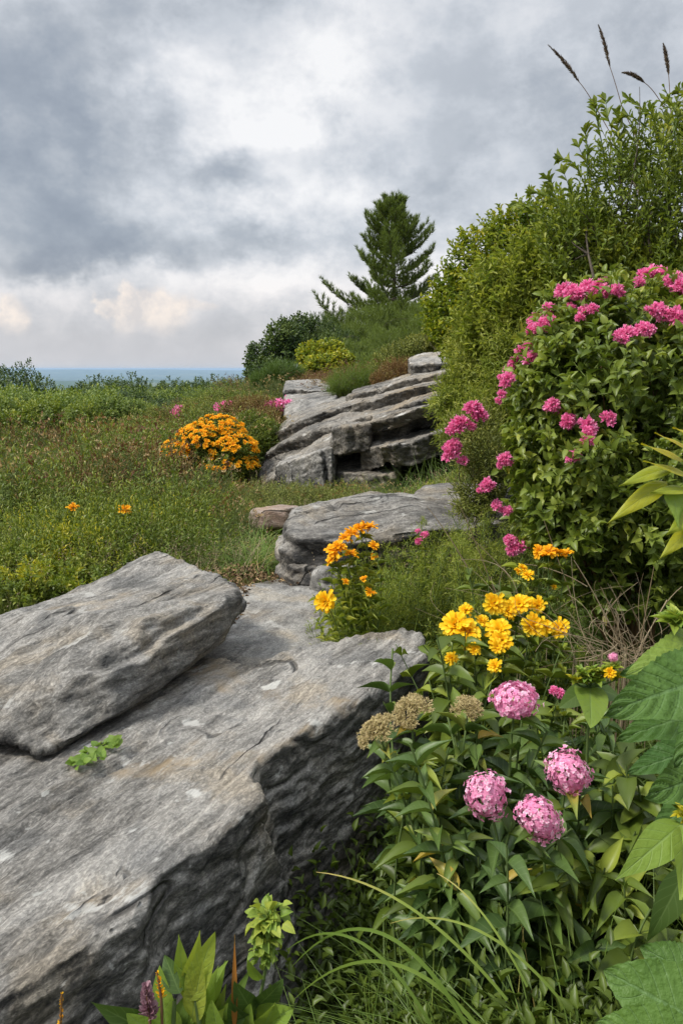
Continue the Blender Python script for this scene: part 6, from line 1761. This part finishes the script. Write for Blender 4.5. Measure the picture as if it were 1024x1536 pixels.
# ------------------------------------------------------------- foreground plants at the lower left
def foreground():
    g = np.random.default_rng(17)
    Y = .97
    r = W(270, 1640, Y); t = thing('leafy_plant', 'bright green leafy shoot in front of the slab at the bottom', 'plant', (r[0], r[1], hz(r[0], r[1])))
    rt = np.array(t.location); st = MB()
    m = MAT['pale']
    stems = [((300, 1540), (290, 1470)), ((260, 1545), (262, 1500))]
    for a, b in stems: tube(st, np.concatenate([bez(rt, W(*a, Y), (0, 0, 0), 4)[:-1], bez(W(*a, Y), W(*b, Y), (0, 0, 0), 5)]), .004, .003, 6, .5)
    st.build('stems', stem_green, t)
    for (b, tp, w, rn, k) in [((285, 1500), (322, 1398), .034, .75, 0), ((280, 1500), (300, 1396), .030, .8, 1), ((275, 1480), (268, 1402), .022, .6, 2), ((270, 1490), (247, 1432), .030, .35, 3), ((288, 1530), (305, 1440), .036, .85, 4), ((300, 1535), (328, 1448), .030, .45, 5),
                              ((250, 1545), (240, 1448), .034, .45, 6), ((270, 1548), (222, 1492), .03, .6, 7), ((240, 1555), (136, 1502), .040, .4, 8), ((240, 1560), (190, 1520), .035, .5, 9), ((300, 1560), (336, 1512), .04, .7, 10), ((270, 1565), (262, 1525), .045, .6, 11), ((330, 1560), (318, 1500), .03, .5, 12), ((300, 1500), (262, 1445), .02, .5, 13), ((320, 1560), (368, 1528), .03, .4, 14), ((200, 1570), (215, 1525), .04, .4, 15)]:
        big_leaf(t, W(*b, Y + .01 * (k % 3)), W(*tp, Y - .02 + .015 * (k % 4)), w, m if rn > .4 else MAT['lance'], (.3 * math.sin(k), -.9, .4), .15, .06, kind='lance' if k % 3 else 'ovate', rnd=rn, nv=20, nu=9)
    for k in range(14):
        bx_ = 225 + g.uniform(0, 110); tx = bx_ + g.normal() * 38; ty = g.uniform(1440, 1530)
        big_leaf(t, W(bx_, 1565, Y + .04), W(tx, ty, Y + .05 - .03 * g.uniform()), g.uniform(.02, .034), m if g.uniform() < .5 else MAT['lance'], (g.normal() * .5, -.8, .5), .15, .12, kind='lance' if k % 2 else 'ovate', rnd=g.uniform(.2, .8), nv=16, nu=7)
    # tall green flowering head
    Y = 1.0
    r = W(385, 1640, Y); t = thing('leafy_sprig', 'upright light green sprig with crowded leafy head right of the leafy shoot', 'plant', (r[0], r[1], hz(r[0], r[1])))
    rt = np.array(t.location); st = MB(); p1, p2 = W(378, 1540, Y), W(404, 1378, Y)
    tube(st, np.concatenate([bez(rt, p1, (0, 0, 0), 4)[:-1], bez(p1, p2, (.006, 0, 0), 10)]), .0035, .0022, 6, .5); st.build('stem', stem_green, t)
    mb = MB(); ax = bez(W(396, 1440, Y), W(403, 1372, Y), (0, 0, 0), 22)
    for k in range(22):
        n = 12; D = nrm(rdir(n, g) * np.array([1, 1, .6]) + np.array([0, 0, .3]))
        wd = .014 + .010 * (k / 22)
        scatter(mb, OV5, ax[k] + D * .010 * (g.uniform(.1, 1.6, n) * g.uniform(.5, 1.4))[:, None] * (.8 + .5 * k / 22), D, nrm(np.array([0, 0, 1.0]) + rdir(n, g) * .6), wd * g.uniform(.6, 1.1, n), wd * .62, np.clip(g.uniform(.2, .8, n) + .2 * k / 22, 0, 1))
    mb.build('leafy_head', MAT['pale'], t)
    for (b, tp, w, rn, k) in [((380, 1520), (352, 1472), .032, .4, 0), ((385, 1510), (425, 1470), .032, .3, 1), ((378, 1545), (345, 1500), .04, .35, 2), ((380, 1545), (440, 1512), .05, .55, 3), ((385, 1560), (412, 1505), .045, .6, 4), ((370, 1560), (376, 1505), .03, .5, 5), ((390, 1470), (372, 1440), .02, .5, 6), ((360, 1570), (320, 1540), .04, .4, 7), ((395, 1570), (448, 1545), .04, .5, 8)]:
        big_leaf(t, W(*b, Y), W(*tp, Y - .03), w, MAT['pale'] if rn > .45 else MAT['lance'], (.4 * math.sin(k * 2), -.85, .5), .15, .08, .05, .4, kind='ovate', rnd=rn, nv=18, nu=9)
    # flower spikes
    for (bp, tp, rr, mat, lab, n) in [((225, 1530), (219, 1478), .013, 'mauve', 'dusty mauve flower spike beside the leafy shoot', 130), ((90, 1560), (93, 1490), .0052, 'amber', 'thin orange flower spike alone at the bottom left', 60), ((242, 1500), (236, 1458), .0065, 'amber', 'small orange blossoms just above the mauve spike', 40)]:
        Y2 = .95
        r = W(bp[0], 1620, Y2); t = thing('flower_spike', lab, 'flower', (r[0], r[1], hz(r[0], r[1])))
        st = MB(); tube(st, np.concatenate([bez(np.array(t.location), W(*bp, Y2), (0, 0, 0), 4)[:-1], bez(W(*bp, Y2), W(*tp, Y2), (0, 0, 0), 5)]), .0025, .0016, 5); st.build('stem', stem_red, t)
        ax = bez(W(*bp, Y2), W(*tp, Y2), (0, 0, 0), n); mb = MB()
        D = nrm(rdir(n, g) * np.array([1, 1, .3]) + np.array([0, 0, .75]))
        scatter(mb, PET, ax + D * rr * .1, D, rdir(n, g), rr * g.uniform(.7, 1.2, n) * (1.25 - np.linspace(0, 1, n) * .8), rr * .5, g.uniform(0, 1, n))
        mb.build('blossoms', PM[mat], t)
    # reddish narrow leaf
    r = W(350, 1600, .98); t = thing('narrow_leaf', 'upright rusty tipped narrow leaf left of the leafy sprig', 'leaf', (r[0], r[1], hz(r[0], r[1])))
    big_leaf(t, W(352, 1545, .98), W(352, 1402, .98), .009, rusty, (0, -1, .1), .3, .02, kind='lance', rnd=.5, nv=20, nu=5)
    # seedling in the gap under the left boulder
    p = GZ(130, 1140, EYE - 1.03); t = thing('seedling', 'small bright green seedling in the gap under the left boulder', 'plant', p)
    mb = MB(); st = MB()
    for (px, py) in [(108, 1145), (122, 1138), (132, 1128), (146, 1120), (158, 1116), (172, 1112), (150, 1130), (166, 1122), (118, 1148), (138, 1140), (176, 1116), (126, 1144), (154, 1136)]:
        c = GZ(px, py, EYE - .988 + g.uniform(-.012, .01)); tube(st, bez(p + g.normal(size=3) * .01, c, (0, 0, .01), 5), .0012, .0009, 4)
        for k in range(4):
            a = g.uniform(0, 6.28); d = np.array([[math.cos(a), math.sin(a), g.uniform(.1, .9)]])
            scatter(mb, TW('heart', 5, .1, .2), c[None], d, np.array([[g.normal() * .4, -.3 + g.normal() * .4, 1.0]]), .026, .020, g.uniform(.0, .5))
    mb.build('leaves', MAT['pale'], t); st.build('stems', stem_green, t)


PM['mauve'] = petal_mat('mauve_petal', [(0, (.16, .07, .09)), (.5, (.34, .18, .22)), (1, (.50, .33, .36))])
rusty = plain_mat('rusty_leaf', [(.35, (.10, .15, .03)), (.5, (.30, .14, .03)), (.7, (.42, .15, .03))], .5, 14, 0, .2)
foreground()


# ------------------------------------------------------------- ferns at the left behind the boulder
def ferns():
    g = np.random.default_rng(23)
    D = [(20, 915, 3.6, 'feathery yellow green plant at the far left behind the boulder'), (75, 890, 3.75, 'broad yellow green plant second from the left edge'), (122, 872, 3.95, 'yellow green plant behind the left slope of the boulder'), (0, 880, 4.1, 'back yellow green plant by the left edge'),
         (55, 862, 4.3, 'back yellow green plant between the two front ones'), (-60, 915, 3.6, 'yellow green plant just outside the left edge'), (160, 862, 4.4, 'small yellow green plant nearest the peak of the boulder'), (100, 850, 4.6, 'thin yellow green plant at the back of the left patch')]
    for i, (px, py, Y, lab) in enumerate(D): finely_cut(lab, px, py, Y, .30 if i != 6 else .22, .11, 26, 260 + i, 'yellow' if i % 3 == 1 else 'mid', 'yellow green plants behind the left boulder', .030, .42)


ferns()
# ------------------------------------------------------------- haze
def build_haze():
    bm = bmesh.new(); bmesh.ops.create_cube(bm, size=2.0)
    zlo, zhi = EYE - 156.0, HAZE_TOP
    for v in bm.verts:
        v.co = (v.co.x * 46000, v.co.y * 46000, zlo if v.co.z < 0 else zhi)
    me = bpy.data.meshes.new('haze'); bm.to_mesh(me); bm.free()
    o = bpy.data.objects.new('haze', me); link(o)
    m = bpy.data.materials.new('haze_air'); m.use_nodes = True
    N = NT(m.node_tree)
    pv = N.n('ShaderNodeVolumePrincipled')
    pv.inputs['Color'].default_value = (.55, .76, 1.0, 1); pv.inputs['Density'].default_value = HAZE_D
    pv.inputs['Anisotropy'].default_value = .0
    N.n('ShaderNodeOutputMaterial', i_Volume=pv)
    me.materials.append(m)
    tag(o, 'pale blue air haze over the far plain', None, None, 'stuff')


HAZE_TOP, HAZE_D = 12.0, 1 / 13000.0
build_haze()
print('verts', sum(len(m.vertices) for m in bpy.data.meshes), 'objs', len(SC.objects))
